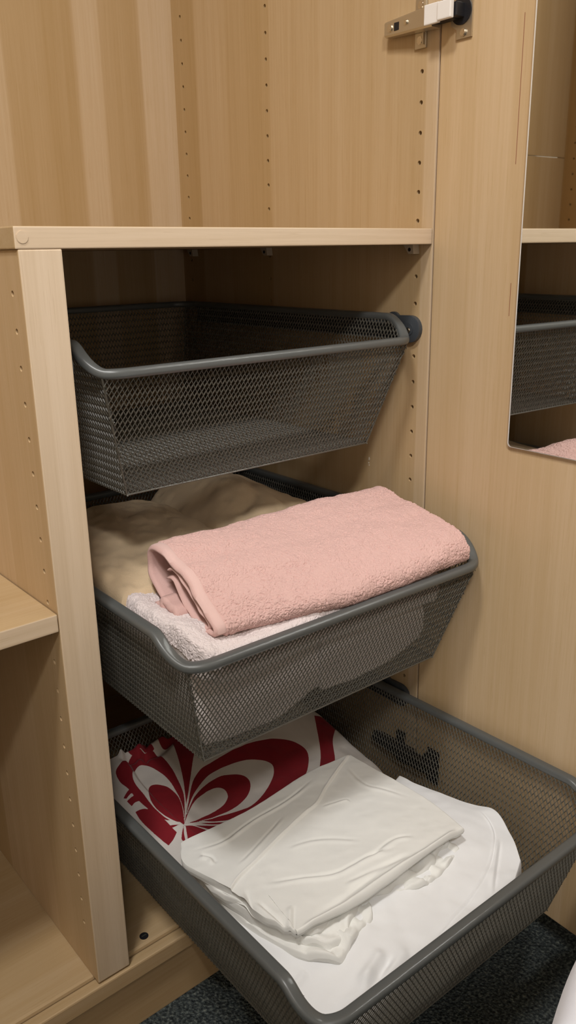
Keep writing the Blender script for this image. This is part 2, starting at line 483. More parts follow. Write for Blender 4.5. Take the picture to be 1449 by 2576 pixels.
# chips knocked out of the side panel's foil
m_chip = plain('bare_white_chip', lin('d9cfc0'), 0.8)
for y, z, h in ((0.0990, -0.2962, 0.0050), (0.0998, -0.3022, 0.0022), (0.0988, -0.3052, 0.0016)):
    mb = MB(); n = 9
    ring = [(W - 0.0003, y + 0.0011 * math.cos(a) * (1 + 0.3 * math.sin(3 * a + z * 900)), z + h / 2 * math.sin(a)) for a in np.linspace(0, 2 * PI, n, endpoint=False)]
    mb.add([(W + 0.0005, v[1], v[2]) for v in ring] + ring, quads=[(i, (i + 1) % n, n + (i + 1) % n, n + i) for i in range(n)], ngons=[list(range(n, 2 * n))])
    mb.obj('chip', m_chip, side, smooth=False)
# levelling cap in the bottom panel
mb = MB(); mb.cyl((0.0325, 0.0245, -0.7775), (0.0325, 0.0245, -0.7762), 0.0052, 24, bev=0.0004)
lc = mb.obj('leveller_cap', m_black, ward)
mb = MB(); mb.box(0.0325 - 0.003, 0.0325 + 0.003, 0.0238, 0.0252, -0.7764, -0.7759); mb.obj('cap_slot', plain('cap_grey', lin('3a3a30'), 0.6), lc)

# ------------------------------------------------------------------ door with mirror
DA = Vector((0.4680, -0.0036, 0)); DT = -1.6113
dm = Matrix.Translation(DA) @ Matrix.Rotation(DT + PI / 2, 4, 'Z')      # door frame: local -y runs out along the door, local +x is its outer face
door = empty('door', (DA.x, DA.y, 0), (0, 0, DT + PI / 2)); door.parent = ward
def dobj(mb, name, m, parent=None, smooth=False):
    o = mb.obj(name, m, parent or door, smooth=smooth)
    return o
mb = MB(); mb.box(0.0, 0.018, -0.497, 0.0, -0.828, TOP - 0.005, bev=0.0012)
pan = dobj(mb, 'door_panel', m_door)
m_mirror = plain('mirror_silver', (0.86, 0.88, 0.86, 1), 0.02, 1.0)
m_medge = plain('mirror_edge_glint', lin('f4f2ee'), 0.35, 0.0, 0.8)  # white stands in for the bevel's bright reflection
def round_rect(y0, y1, z0, z1, r, n=8):
    pts = []
    for cy, cz, a0 in ((y1 - r, z1 - r, 0), (y0 + r, z1 - r, 90), (y0 + r, z0 + r, 180), (y1 - r, z0 + r, 270)):
        for k in range(n):
            a = math.radians(a0 + 90 * k / (n - 1)); pts.append((cy + r * math.cos(a), cz + r * math.sin(a)))
    return pts
MR = round_rect(-0.46, -0.1262, -0.2395, 1.2, 0.005)
mb = MB(); k = len(MR)
A = np.array([(-0.0002, y, z) for y, z in MR]); B = np.array([(-0.0036, y, z) for y, z in MR])
ctr = np.array([-0.29, 0.48])
inn = np.array([(-0.0044, y - math.copysign(0.0021, y - ctr[0]), z - math.copysign(0.0012, z - ctr[1])) for y, z in MR])
mb.grid(np.stack([A, B, inn]), wrap_v=True)
edge = dobj(mb, 'mirror', m_medge)
mb = MB(); mb.add(inn + (0.00005, 0, 0), ngons=[list(range(k))]); dobj(mb, 'mirror_face', m_mirror, edge)
edge.data.materials[0] = m_medge
# scratches on the door foil: shallow grooves beside the mirror
m_worn = plain('worn_foil', lin('96654a'), 0.7)
for y, z0, z1 in ((-0.1108, 0.06, 0.20), (-0.1145, -0.095, -0.06)):
    mb = MB(); mb.box(-0.0001, 0.0002, y - 0.0004, y + 0.0004, z0, z1)
    dobj(mb, 'scratch', m_worn, pan)

def hinge(z, damper=True):
    m_steel = M_STEEL if damper else m_shadedst
    m_screw = M_SCREW if damper else m_shadedst
    """concealed hinge: crossed mounting plate and arm on the side panel, cup on the door"""
    base = MB()
    base.box(W - 0.0022, W - 0.0002, 0.012, 0.062, z - 0.007, z + 0.007, bev=0.0006)
    base.box(W - 0.0026, W - 0.0002, 0.0175, 0.034, z - 0.0255, z + 0.0255, bev=0.0009)
    base.box(W - 0.0066, W - 0.0002, 0.0182, 0.0196, z - 0.0225, z - 0.0108)
    base.box(W - 0.0066, W - 0.0002, 0.0182, 0.0196, z + 0.0108, z + 0.0225)
    base.box(W - 0.0085, W - 0.0002, 0.020, 0.060, z - 0.0048, z + 0.0048, bev=0.0008)
    h = base.obj('hinge', m_steel, ward, smooth=False)
    h['label'] = 'nickel concealed hinge' if damper else 'concealed hinge with shade in its colour'
    arm = MB()
    # channel arm: top web and two flanks, tapered to the rear
    ys = [0.072, 0.05, 0.02, -0.004]; hw = [0.0078, 0.0088, 0.0098, 0.0108]; xt = [W - 0.0125, W - 0.0142, W - 0.0172, W - 0.0195]
    ring = []
    for y, w, x in zip(ys, hw, xt):
        ring.append([(W - 0.0035, y, z - w), (x + 0.0018, y, z - w), (x, y, z - w + 0.0018), (x, y, z + w - 0.0018), (x + 0.0018, y, z + w), (W - 0.0035, y, z + w)])
    arm.grid(np.array(ring)); R = ring
    b = arm.n
    arm.add(R[0], ngons=[[0, 1, 2, 3, 4, 5]]); arm.add(R[-1], ngons=[[5, 4, 3, 2, 1, 0]])
    arm.obj('hinge_arm', m_steel, h, smooth=False)
    sl = MB(); sl.box(W - 0.0146, W - 0.0128, 0.0475, 0.0555, z - 0.0042, z + 0.0042, bev=0.0006); sl.obj('arm_slot', m_black, h, smooth=False)
    for (y, zz, x, r) in ((0.0625, z, W - 0.0132, 0.0042), (0.036, z + 0.001, W - 0.0160, 0.0027), (0.0255, z - 0.0175, W - 0.003, 0.0043), (0.0255, z + 0.0175, W - 0.003, 0.0043)):
        s = MB(); s.cyl((x + 0.0012, y, zz), (x - 0.0016, y, zz), r, 20, bev=0.0006)
        s.cyl((x - 0.0014, y, zz), (x - 0.0018, y, zz), r * 0.42, 6)
        s.obj('screw', m_screw, h)
    if damper:
        d = MB()
        d.box(W - 0.0232, W - 0.0188, -0.0165, 0.0035, z - 0.0098, z + 0.0098, bev=0.001)
        d.box(W - 0.0255, W - 0.0195, -0.035, -0.0165, z - 0.0088, z + 0.0088, bev=0.0012)
        d.obj('damper', m_white_pl, h, smooth=False)['label'] = 'white plastic damper'
    # link into the cup
    l = MB(); l.box(W - 0.0195, W - 0.004, -0.030, -0.004, z - 0.0075, z + 0.0075, bev=0.001)
    l.box(W - 0.0185, W - 0.0045, -0.038, -0.028, z - 0.0068, z + 0.0068, bev=0.001)
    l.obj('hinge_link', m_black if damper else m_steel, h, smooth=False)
    # cup flange on the door
    c = MB()
    pts = [(-0.0445, -0.0265), (-0.0235, -0.0265), (-0.0235, -0.017), (-0.0155, -0.012), (-0.0155, 0.012), (-0.0235, 0.017), (-0.0235, 0.0265), (-0.0445, 0.0265)]
    lo2 = [(-0.0003, y, z + zz) for y, zz in pts]; hi2 = [(-0.0022, y, z + zz) for y, zz in pts]
    V = [tuple(dm @ Vector((x, y, 0)) )[:2] + (zz,) for x, y, zz in lo2 + hi2]
    n = len(pts)
    c.add(V, quads=[(i, (i + 1) % n, n + (i + 1) % n, n + i) for i in range(n)], ngons=[list(range(n))[::-1], list(range(n, 2 * n))])
    c.obj('hinge_cup_plate', m_steel, h, smooth=False)
    for zz in (-0.021, 0.021):
        s = MB(); p = dm @ Vector((-0.002, -0.0335, 0)); q = dm @ Vector((-0.0042, -0.0335, 0))
        s.cyl((p.x, p.y, z + zz), (q.x, q.y, z + zz), 0.0038, 18, bev=0.0006); s.obj('screw', m_screw, h)
    s = MB(); p = dm @ Vector((-0.0021, -0.030, 0)); q = dm @ Vector((-0.0032, -0.030, 0))
    s.cyl((p.x, p.y, z), (q.x, q.y, z), 0.0135, 28); s.obj('cup_well', m_black, h)
    return h
M_STEEL, M_SCREW = m_steel, m_screw
hinge(0.2175)
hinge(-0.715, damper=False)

# ------------------------------------------------------------------ pull-out wire baskets
m_wire = plain('charcoal_powder_coat', lin('5c5951'), 0.42, spec=0.5)
m_rim = plain('charcoal_enamel', lin('585a59'), 0.34, spec=0.5)
m_rail = plain('dark_grey_rail', lin('3d4146'), 0.38, spec=0.5)
BW, BD, BR, BA, BB = 0.2128, 0.0247, 0.0336, 0.0212, 0.0671     # half width, front dip, corner radius, start and end of the dip
BL, BWB, BYB, BH = 0.50, 0.1706, 0.0401, 0.1526                 # depth, half width and inset of the floor, height

def rim_z(s): return -BD * (1 - smooth(BA, BB, s))
def rim_path():
    half = []
    for x in np.linspace(0, BW - BR, 10)[:-1]: half.append((x, 0, -BD))
    for t in np.linspace(0, PI / 2, 15):
        half.append((BW - BR + BR * math.sin(t), BR - BR * math.cos(t), float(rim_z(BR * t))))
    for y in np.concatenate([np.linspace(BR, BR + 0.07, 22)[1:], np.linspace(BR + 0.07, BL - BR, 6)[1:]]):
        half.append((BW, y, float(rim_z(BR * PI / 2 + y - BR))))
    for t in np.linspace(0, PI / 2, 9)[1:]:
        half.append((BW - BR + BR * math.cos(t), BL - BR + BR * math.sin(t), 0))
    half = np.array(half)
    left = half[1:][::-1] * (-1, 1, 1)
    return np.concatenate([half, left])

def wire_mesh():
    """expanded-metal walls and floor: a diamond lattice of flat strands, 5.5 x 9.3 mm"""
    P = []; Q = []; Nn = []
    def wall(o, u, v, poly, du, dv):
        o = np.array(o, float); u = np.array(u, float); v = np.array(v, float)
        u /= np.linalg.norm(u); v -= u * v.dot(u); v /= np.linalg.norm(v)
        n = np.cross(u, v)
        poly = np.array(poly, float); P2 = np.stack([(poly - o) @ u, (poly - o) @ v], 1)
        lo_, hi_ = P2.min(0), P2.max(0)
        iu = np.arange(math.floor(lo_[0] / du) - 1, math.ceil(hi_[0] / du) + 2)
        iv = np.arange(math.floor(lo_[1] / dv) - 1, math.ceil(hi_[1] / dv) + 2)
        a, b = [g.ravel() for g in np.meshgrid(iu, iv, indexing='ij')]
        c = np.stack([a * du, b * dv], 1)                                   # a node of the lattice
        segs = []
        for sx, sy in ((0.5, 0.5), (-0.5, 0.5), (0.5, -0.5), (-0.5, -0.5)):
            segs.append((c, c + (sx * du, sy * dv)))
        A = np.concatenate([s[0] for s in segs]); B = np.concatenate([s[1] for s in segs])
        M = (A + B) / 2
        ins = np.zeros(len(M), bool); k = len(P2)
        for i in range(k):
            (x1, y1), (x2, y2) = P2[i], P2[(i + 1) % k]
            cr = ((y1 > M[:, 1]) != (y2 > M[:, 1])) & (M[:, 0] < (x2 - x1) * (M[:, 1] - y1) / (y2 - y1 + 1e-15) + x1)
            ins ^= cr
        A = A[ins]; B = B[ins]
        P.append(o + A[:, :1] * u + A[:, 1:] * v); Q.append(o + B[:, :1] * u + B[:, 1:] * v)
        Nn.append(np.broadcast_to(n, (len(A), 3)))
    zt = -BD - 0.002; h = -BH; yb2 = BL - BYB
    du, dv = 0.0055, 0.0093
    iw = BW - 0.0045                                                          # wall's top edge under the rim
    dy = 0.0035
    wall((0, dy, zt), (1, 0, 0), (0, BYB - dy, h - zt), [(-iw + 0.004, dy, zt), (iw - 0.004, dy, zt), (BWB, BYB, h), (-BWB, BYB, h)], du, dv)
    zt2 = 0.0
    wall((0, BL - dy, zt2), (1, 0, 0), (0, yb2 - BL + dy, h - zt2), [(-iw, BL - dy, zt2), (iw, BL - dy, zt2), (BWB, yb2, h), (-BWB, yb2, h)], du, dv)
    for s in (-1, 1):
        top = [(s * (iw - (iw - BWB) * (-z) / BH), y, z) for y, z in [(dy + 0.002, zt), (0.014, -BD * 0.92), (0.020, -BD * 0.68), (0.025, -BD * 0.52), (0.035, -BD * 0.22), (0.048, -0.002), (BL - dy, -0.002)]]
        wall((s * iw, 0, 0), (0, 1, 0), (s * (BWB - iw), 0, h), top + [(s * BWB, yb2, h), (s * BWB, BYB, h)], du, dv)
    wall((0, BYB, h), (1, 0, 0), (0, 1, 0), [(-BWB, BYB, h), (BWB, BYB, h), (BWB, yb2, h), (-BWB, yb2, h)], dv, du)
    P_, Q_, N_ = np.concatenate(P), np.concatenate(Q), np.concatenate(Nn)
    d = Q_ - P_; L = np.linalg.norm(d, axis=1, keepdims=True); d /= L
    s = np.cross(d, N_)
    hw, hd = 0.00032, 0.0006
    ex = d * 0.0003
    tw = 0.4                                                               # strands lie slightly twisted, as expanded metal does
    s2 = s * math.cos(tw) + N_ * math.sin(tw); n2 = N_ * math.cos(tw) - s * math.sin(tw)
    cs = [s2 * hw + n2 * hd, -s2 * hw + n2 * hd, -s2 * hw - n2 * hd, s2 * hw - n2 * hd]
    V = np.stack([P_ - ex + c for c in cs] + [Q_ + ex + c for c in cs], 1).reshape(-1, 3)
    b = np.arange(len(P_))[:, None] * 8
    q = np.concatenate([b + np.array(f) for f in ((0, 1, 5, 4), (1, 2, 6, 5), (2, 3, 7, 6), (3, 0, 4, 7))])
    mb = MB(); mb.add(V, quads=q)
    return mb

def basket_meshes():
    r = MB(); pth = rim_path()
    r.sweep(pth, [(x, z) for x, z in oblong(0.0125, 0.0092, 5, 0.0036)], closed=True)
    me_rim = r.mesh('rim', m_rim, off=(0, 0, 0), angle=180)
    me_mesh = wire_mesh().mesh('wire_mesh', m_wire, off=(0, 0, 0), smooth=False)
    f = MB()                                                                 # thin rods along the folded edges of the mesh
    circ = [(0.0011 * math.cos(a), 0.0011 * math.sin(a)) for a in np.linspace(0, 2 * PI, 7)[:-1]]
    yb2 = BL - BYB
    base = [(-BWB, BYB, -BH), (BWB, BYB, -BH), (BWB, yb2, -BH), (-BWB, yb2, -BH)]
    for i in range(4):
        a, b = np.array(base[i]), np.array(base[(i + 1) % 4])
        f.sweep(np.stack([a, (a + b) / 2, b]), circ)
    for sx in (-1, 1):
        for y0, y1, z0 in ((0.009, BYB, -BD), (BL - 0.009, yb2, 0)):
            a = np.array((sx * (BW - 0.008), y0 - 0.003 if y0 < 0.1 else y0 + 0.003, z0 - 0.002)); b = np.array((sx * BWB, y1, -BH))
            f.sweep(np.stack([a, (a + b) / 2, b]), circ, up=(0, 1, 0))
    me_edge = f.mesh('mesh_edge', m_wire, off=(0, 0, 0))
    return me_rim, me_mesh, me_edge

me_rim, me_mesh, me_edge = basket_meshes()
BASK = [((0.2373, 0.0052, -0.1027), 0.0, -0.0036, 'empty charcoal mesh basket directly below the centre shelf'),
        ((0.2388, -0.1099, -0.3577), -0.0018, -0.0200, 'middle charcoal mesh basket, half pulled out and filled with folded towels'),
        ((0.2342, -0.2956, -0.6116), -0.0273, -0.0230, 'lowest charcoal mesh basket, pulled far out over the carpet and holding bed linen')]
for (p, pitch, yaw, lab) in BASK:
    b = empty('mesh_basket', (p[0], p[1], p[2] + ZF), (pitch, 0, yaw))
    tag(b, lab, 'basket', 'pull-out mesh baskets in the wardrobe')
    link(bpy.data.objects.new('rim', me_rim), b)
    o = link(bpy.data.objects.new('wire_mesh', me_mesh), b); o['kind'] = 'stuff'
    link(bpy.data.objects.new('mesh_edge', me_edge), b)

def fit_in(V, k, m=0.0022):
    """soft goods press flat against the walls and floor of basket k instead of passing through"""
    (p, pitch, yaw, _) = BASK[k]
    M = np.array(Euler((pitch, 0, yaw)).to_matrix()); V = np.asarray(V, float); sh = V.shape
    L = (V.reshape(-1, 3) - np.array(p)) @ M
    z = np.maximum(L[:, 2], -BH + 0.0025)
    t = np.clip(-z / BH, 0, 1); iw = BW - 0.0045
    xl = iw - (iw - BWB) * t - m
    xl = np.where(z > -0.006, np.minimum(xl, BW - 0.0085), xl)
    tf = np.clip((-BD - 0.002 - z) / (BH - BD - 0.002), 0, 1)
    yl = 0.0035 + (BYB - 0.0035) * tf + m
    yl = np.where(z > -BD - 0.006, 0.0085, yl)
    over = z > -BD + 0.012                                   # above the front rim nothing holds the cloth
    x = np.clip(L[:, 0], -xl, xl)
    y = np.where(over & (L[:, 1] < yl), L[:, 1], np.maximum(L[:, 1], yl))
    y = np.minimum(y, BL - 0.006 - (BYB - 0.006) * t - m)
    return (np.stack([x, y, z], 1) @ M.T + np.array(p)).reshape(sh)

# ------------------------------------------------------------------ rails the baskets run in, screwed to panel and divider
for zi, z in enumerate((-0.1175, -0.3735, -0.6295)):
    for sx in (1, -1):
        xw = W if sx > 0 else 0.0
        def bx(mb, a, b_, *r, **k):
            x0, x1 = sorted((xw - sx * a, xw - sx * b_)); mb.box(x0, x1, *r, **k)
        mb = MB()
        bx(mb, 0.0002, 0.0022, 0.03, 0.50, z - 0.0135, z + 0.0105, bev=0.0006)
        bx(mb, 0.0002, 0.0085, 0.04, 0.50, z - 0.0135, z - 0.0115, bev=0.0005)
        ra = mb.obj('basket_rail', m_rail, ward, smooth=False)
        # rounded end plate with a roller boss
        e = MB(); pts = []
        for k in range(13):
            a = -PI / 2 - PI * k / 12
            pts.append((0.0275 + 0.0165 * math.cos(a) * 1.0, z + 0.0165 * math.sin(a)))
        pts += [(0.062, z + 0.0155), (0.062, z - 0.0155)]
        n = len(pts); V = []
        for dx in (0.0002, 0.0058, 0.0066):
            sc = 0.93 if dx > 0.006 else 1.0
            V += [(xw - sx * dx, 0.04 + (y - 0.04) * sc, z + (zz - z) * sc) for y, zz in pts]
        e.add(V, quads=[(r * n + i, r * n + (i + 1) % n, (r + 1) * n + (i + 1) % n, (r + 1) * n + i) for r in (0, 1) for i in range(n)], ngons=[list(range(2 * n, 3 * n))])
        e.cyl((xw - sx * 0.006, 0.0275, z), (xw - sx * 0.0075, 0.0275, z), 0.0075, 24, bev=0.0005)
        e.cyl((xw - sx * 0.0002, 0.056, z + 0.0085), (xw - sx * 0.0065, 0.056, z + 0.0085), 0.0115, 24, bev=0.0012)
        e.obj('rail_end', m_rail, ra)
        s = MB(); s.cyl((xw - sx * 0.0072, 0.0275, z - 0.0012), (xw - sx * 0.0092, 0.0275, z - 0.0012), 0.0034, 18, bev=0.0008)
        s.obj('screw', m_screw, ra)

# ------------------------------------------------------------------ cloth helpers
def coons(e_bot, e_top, e_left, e_right, nu, nv):
    """XY grid from four edge polylines: bottom/top run left to right, left/right run bottom to top"""
    b = spline(e_bot, nu); t = spline(e_top, nu); l = spline(e_left, nv); r = spline(e_right, nv)
    u = np.linspace(0, 1, nu)[:, None, None]; v = np.linspace(0, 1, nv)[None, :, None]
    S = (1 - v) * b[:, None] + v * t[:, None] + (1 - u) * l[None] + u * r[None]
    S -= (1 - u) * (1 - v) * b[0] + u * (1 - v) * b[-1] + (1 - u) * v * t[0] + u * v * t[-1]
    return S

def crease(X, Y, pts, w, amp, kind='ridge', fade=0.25):
    """height of a fold that follows a polyline (mm points); steps are high on the right of its direction"""
    P = np.asarray(pts, float) / 1000
    P = spline(P, 130) if len(P) > 2 else np.linspace(P[0], P[-1], 40)
    out = np.zeros(X.size); m_ = max(8 * w, 0.02) if kind != 'step' else 60 * w
    near = ((X > P[:, 0].min() - m_) & (X < P[:, 0].max() + m_) & (Y > P[:, 1].min() - m_) & (Y < P[:, 1].max() + m_)).ravel()
    if not near.any(): return out.reshape(X.shape)
    q = np.stack([X.ravel()[near], Y.ravel()[near]], 1)
    best = np.full(len(q), 1e9); sd = np.zeros(len(q)); tt = np.zeros(len(q))
    for i in range(len(P) - 1):
        a, b = P[i], P[i + 1]; ab = b - a; L = ab @ ab + 1e-12
        t = np.clip(((q - a) @ ab) / L, 0, 1)
        v = q - (a + t[:, None] * ab); d = v[:, 0] ** 2 + v[:, 1] ** 2
        m = d < best
        best[m] = d[m]; sd[m] = np.where(ab[0] * v[m, 1] - ab[1] * v[m, 0] < 0, 1.0, -1.0); tt[m] = (i + t[m]) / (len(P) - 1)
    best = np.sqrt(best); sd = sd * best
    f = 1.0 if fade <= 0 else smooth(0, fade, tt) * smooth(0, fade, 1 - tt)
    if kind == 'ridge': h = np.exp(-(best / w) ** 2)
    elif kind == 'step': h = np.where(sd > 0, np.exp(-(sd / (w * 7))), 1.0) * smooth(-w * 0.3, w * 0.3, sd)
    elif kind == 'swave': h = np.exp(-((sd - w) / w) ** 2) - 0.8 * np.exp(-((sd + w * 0.6) / (w * 0.7)) ** 2)
    out[near] = amp * f * h
    return out.reshape(X.shape)

def slab(mb, XY, ztop, zbot, power=0.35, margin=0.06, stride=1):
    """closed cushion-like sheet stack between two height fields, rounded to nothing at its outline"""
    nu, nv = XY.shape[:2]
    u = np.linspace(0, 1, nu)[:, None]; v = np.linspace(0, 1, nv)[None]
    du = np.linalg.norm(XY[-1] - XY[0], axis=-1).mean(); dv = np.linalg.norm(XY[:, -1] - XY[:, 0], axis=-1).mean()
    e = np.minimum(np.minimum(u, 1 - u) * du, np.minimum(v, 1 - v) * dv) / margin
    e = np.clip(e, 0, 1)
    k = (1 - (1 - e) ** 2) ** power if power > 0 else (e > 0) * 1.0
    mid = (ztop + zbot) / 2
    zt = mid + (ztop - mid) * k; zb = mid + (zbot - mid) * k
    A = np.concatenate([XY, zt[..., None]], -1); B = np.concatenate([XY, zb[..., None]], -1)
    mb.grid(A); iu = np.unique(np.r_[0:nu:stride, nu - 1]); iv = np.unique(np.r_[0:nv:stride, nv - 1]); mb.grid(B[np.ix_(iu, iv)], flip=True)
    return A

def edge_uv(n, k=2.2):
    """parameter dense towards both ends"""
    t = np.linspace(-1, 1, n)
    return t

def resample(XY, nu, nv, dense=0.55):
    """re-space a coons grid so that rows crowd near the outline"""
    def par(n):
        t = np.linspace(0, 1, n)
        return t + dense * (np.sin(2 * PI * (t - 0.0)) * -1) / (2 * PI) * 1.0
    pu, pv = par(nu), par(nv)
    a = np.linspace(0, 1, XY.shape[0]); b = np.linspace(0, 1, XY.shape[1])
    iu = np.interp(pu, a, np.arange(len(a))); iv = np.interp(pv, b, np.arange(len(b)))
    i0 = np.clip(iu.astype(int), 0, len(a) - 2); j0 = np.clip(iv.astype(int), 0, len(b) - 2)
    fu = (iu - i0)[:, None, None]; fv = (iv - j0)[None, :, None]
    G = lambda di, dj: XY[np.ix_(i0 + di, j0 + dj)]
    return (G(0, 0) * (1 - fu) + G(1, 0) * fu) * (1 - fv) + (G(0, 1) * (1 - fu) + G(1, 1) * fu) * fv

def normals(P):
    a = np.gradient(P, axis=0); b = np.gradient(P, axis=1)
    n = np.cross(a, b); return n / (np.linalg.norm(n, axis=-1, keepdims=True) + 1e-12)

def terry_pile(mb, P, step, amp, freq, seed=0, mask=None, flip=False, lift=0.0):
    """terry pile: the surface resampled finely and raised into rounded, worm-like loops with thin grooves"""
    Lu = np.linalg.norm(np.diff(P, axis=0), axis=-1).mean(1); Lv = np.linalg.norm(np.diff(P, axis=1), axis=-1).mean(0)
    su = np.concatenate([[0], np.cumsum(Lu)]); sv = np.concatenate([[0], np.cumsum(Lv)])
    nu, nv = int(su[-1] / step), int(sv[-1] / step)
    tu = np.linspace(0, su[-1], nu); tv = np.linspace(0, sv[-1], nv)
    iu = np.interp(tu, su, np.arange(len(su))); iv = np.interp(tv, sv, np.arange(len(sv)))
    i0 = np.clip(iu.astype(int), 0, P.shape[0] - 2); j0 = np.clip(iv.astype(int), 0, P.shape[1] - 2)
    fu = (iu - i0)[:, None]; fv = (iv - j0)[None]
    def bl(A):
        if A.ndim == 3: return np.stack([bl(A[..., k]) for k in range(A.shape[2])], -1)
        g = lambda di, dj: A[np.ix_(i0 + di, j0 + dj)]
        return (g(0, 0) * (1 - fu) + g(1, 0) * fu) * (1 - fv) + (g(0, 1) * (1 - fu) + g(1, 1) * fu) * fv
    N = normals(P) * (-1 if flip else 1)
    Q = bl(P); N = bl(N); N /= np.linalg.norm(N, axis=-1, keepdims=True)
    mk = np.ones(Q.shape[:2]) if mask is None else bl(mask.astype(float))
    U, V = np.meshgrid(tu, tv, indexing='ij')
    wu = 0.0022 * vnoise(U * 210, V * 210, seed) + 0.0010 * vnoise(U * 480, V * 480, seed + 1); wv = 0.0022 * vnoise(U * 210, V * 210, seed + 2) + 0.0010 * vnoise(U * 480, V * 480, seed + 3)
    n1 = np.abs(vnoise((U + wu) * freq, (V + wv) * freq * 0.72, seed + 4)); n2 = np.abs(vnoise((U - wv) * freq * 1.7 + 9, (V + wu) * freq * 1.5, seed + 5))
    h = np.minimum(n1 * 2.6, 1.0) ** 0.42 * 0.62 + np.minimum(n2 * 2.6, 1.0) ** 0.42 * 0.38
    h = h * (0.8 + 0.25 * vnoise(U * 90, V * 90, seed + 6))
    Q = Q + N * ((amp * h + lift) * mk - 0.0012 * (1 - mk))[..., None]
    mb.grid(Q, flip=flip)

# ------------------------------------------------------------------ pink towel on top of the middle basket
m_pink = terry_mat('pink_terry', lin('d3aea7'), 0.95, 700, 0.25, 0.0)
m_pinkhem = cloth_mat('pink_hem', lin('d9b6af'), 0.9, 1500, 0.25, 0.35)
XS = (0.083, 0.25, 0.427)
OUT_L = [(0.000, -0.376), (0.012, -0.370), (0.020, -0.3625), (0.033, -0.354), (0.0415, -0.339), (0.040, -0.322), (0.033, -0.3155), (0.017, -0.3145), (0.000, -0.3195), (-0.029, -0.332), (-0.048, -0.346), (-0.066, -0.360), (-0.0745, -0.368), (-0.070, -0.3745), (-0.055, -0.377)]
OUT_M = [(0.015, -0.378), (0.030, -0.375), (0.042, -0.368), (0.049, -0.356), (0.052, -0.340), (0.050, -0.325), (0.043, -0.3165), (0.025, -0.317), (0.000, -0.323), (-0.035, -0.333), (-0.070, -0.344), (-0.096, -0.356), (-0.104, -0.3685), (-0.096, -0.3775), (-0.075, -0.380)]
OUT_R = [(0.010, -0.379), (0.025, -0.376), (0.037, -0.368), (0.043, -0.356), (0.046, -0.341), (0.044, -0.325), (0.034, -0.3175), (0.015, -0.3205), (-0.005, -0.326), (-0.040, -0.3335), (-0.080, -0.341), (-0.102, -0.353), (-0.108, -0.366), (-0.101, -0.375), (-0.080, -0.379)]
TNG_L = [(0.006, -0.3305), (-0.001, -0.3275), (-0.011, -0.330), (-0.033, -0.3445), (-0.052, -0.3585), (-0.063, -0.3655), (-0.062, -0.3715), (-0.052, -0.3725), (-0.034, -0.3685), (-0.017, -0.356), (-0.008, -0.3435), (0.001, -0.3375), (0.009, -0.3395)]
def ribbon(mb, secs, xs, t, nx, ns, xoff=0.0, wob=0.0012, seed=1):
    """thick strip whose (y, z) centre line changes from station to station along x"""
    S = np.stack([spline(s, ns) for s in secs])                    # stations x ns x 2
    xx = np.linspace(xs[0], xs[-1], nx)
    P = np.zeros((nx, ns, 3))
    for i, x in enumerate(xx):
        if len(secs) == 1: c = S[0]
        elif x <= xs[1]:
            f = smooth(xs[0], xs[1], x); c = S[0] * (1 - f) + S[1] * f
        else:
            f = smooth(xs[1], xs[2], x); c = S[1] * (1 - f) + S[2] * f
        P[i, :, 0] = x; P[i, :, 1:] = c
    u = np.linspace(0, 1, ns)[None] * 14; X = xx[:, None] * 22
    P[..., 1] += wob * vnoise(X, u, seed); P[..., 2] += wob * 1.6 * vnoise(X * 0.7, u * 0.8, seed + 5)
    P[..., 0] += xoff + 0.001 * vnoise(u * 1.3 + X * 0, u * 0.4 + 3, seed + 9) * np.ones_like(X)
    N = normals(P)
    e = np.linspace(0, 1, nx)[:, None, None]
    k = np.sqrt(np.clip(1 - (1 - np.clip(np.minimum(e, 1 - e) * (xs[-1] - xs[0]) / 0.002, 0, 1)) ** 2, 0, 1)) * 0.75 + 0.25
    A = P + N * t / 2 * k; B = P - N * t / 2 * k
    G = np.concatenate([A, B[:, ::-1]], 1)
    b = mb.grid(G, wrap_v=True)
    m = G.shape[1]
    for i0 in (0, nx - 1):
        row = b + i0 * m
        qs = np.array([(row + j, row + j + 1, row + m - 2 - j, row + m - 1 - j) for j in range(ns - 1)])
        mb.Q.append(qs if i0 == 0 else qs[:, ::-1])
    return A, B
def nonuni(a, b, n): return np.linspace(a, b, n)
mb = MB()
pA, pB = ribbon(mb, [OUT_L, OUT_M, OUT_R], XS, 0.0062, 150, 110)
ribbon(mb, [TNG_L, [(y - 0.012, z) for y, z in TNG_L]], (0.0845, 0.24), 0.0042, 40, 70, seed=4, wob=0.0006)
ribbon(mb, [[(-0.024, -0.372), (-0.008, -0.3665), (0.010, -0.364), (0.021, -0.372), (0.025, -0.385), (0.020, -0.397), (0.008, -0.405)]], (0.073, 0.15), 0.010, 40, 40, seed=8, wob=0.004)
cen = np.array((0.255, -0.03, -0.375))
pink = mb.obj('pink_towel', m_pink, loc=cen, angle=180)
tag(pink, 'pink terry towel folded in a loose roll on top of the middle basket', 'towel')
mb = MB()
out_n = pA if (normals(pA)[75, 45, 2] > 0) else pB
flip = normals(out_n)[75, 45, 2] < 0
xm = smooth(0.0930, 0.0955, out_n[..., 0]) * smooth(XS[2], XS[2] - 0.002, out_n[..., 0]); xm[:, :14] = 0
terry_pile(mb, out_n[:, 26:109], 0.00046, 0.0031, 390.0, 3, xm[:, 26:109], flip, -0.0004)
o = mb.obj('terry_pile', m_pink, pink, off=cen, angle=180); o['kind'] = 'stuff'
mb = MB(); rows = out_n[:6, 14:100].copy()
nn = normals(out_n)[:6, 14:100] * (-1 if flip else 1)
hx = np.array([0.0006, 0.0035, 0.0065, 0.0095, 0.0112, 0.0122]); hh = np.array([0.0002, 0.0011, 0.0012, 0.0012, 0.0009, 0.0001])
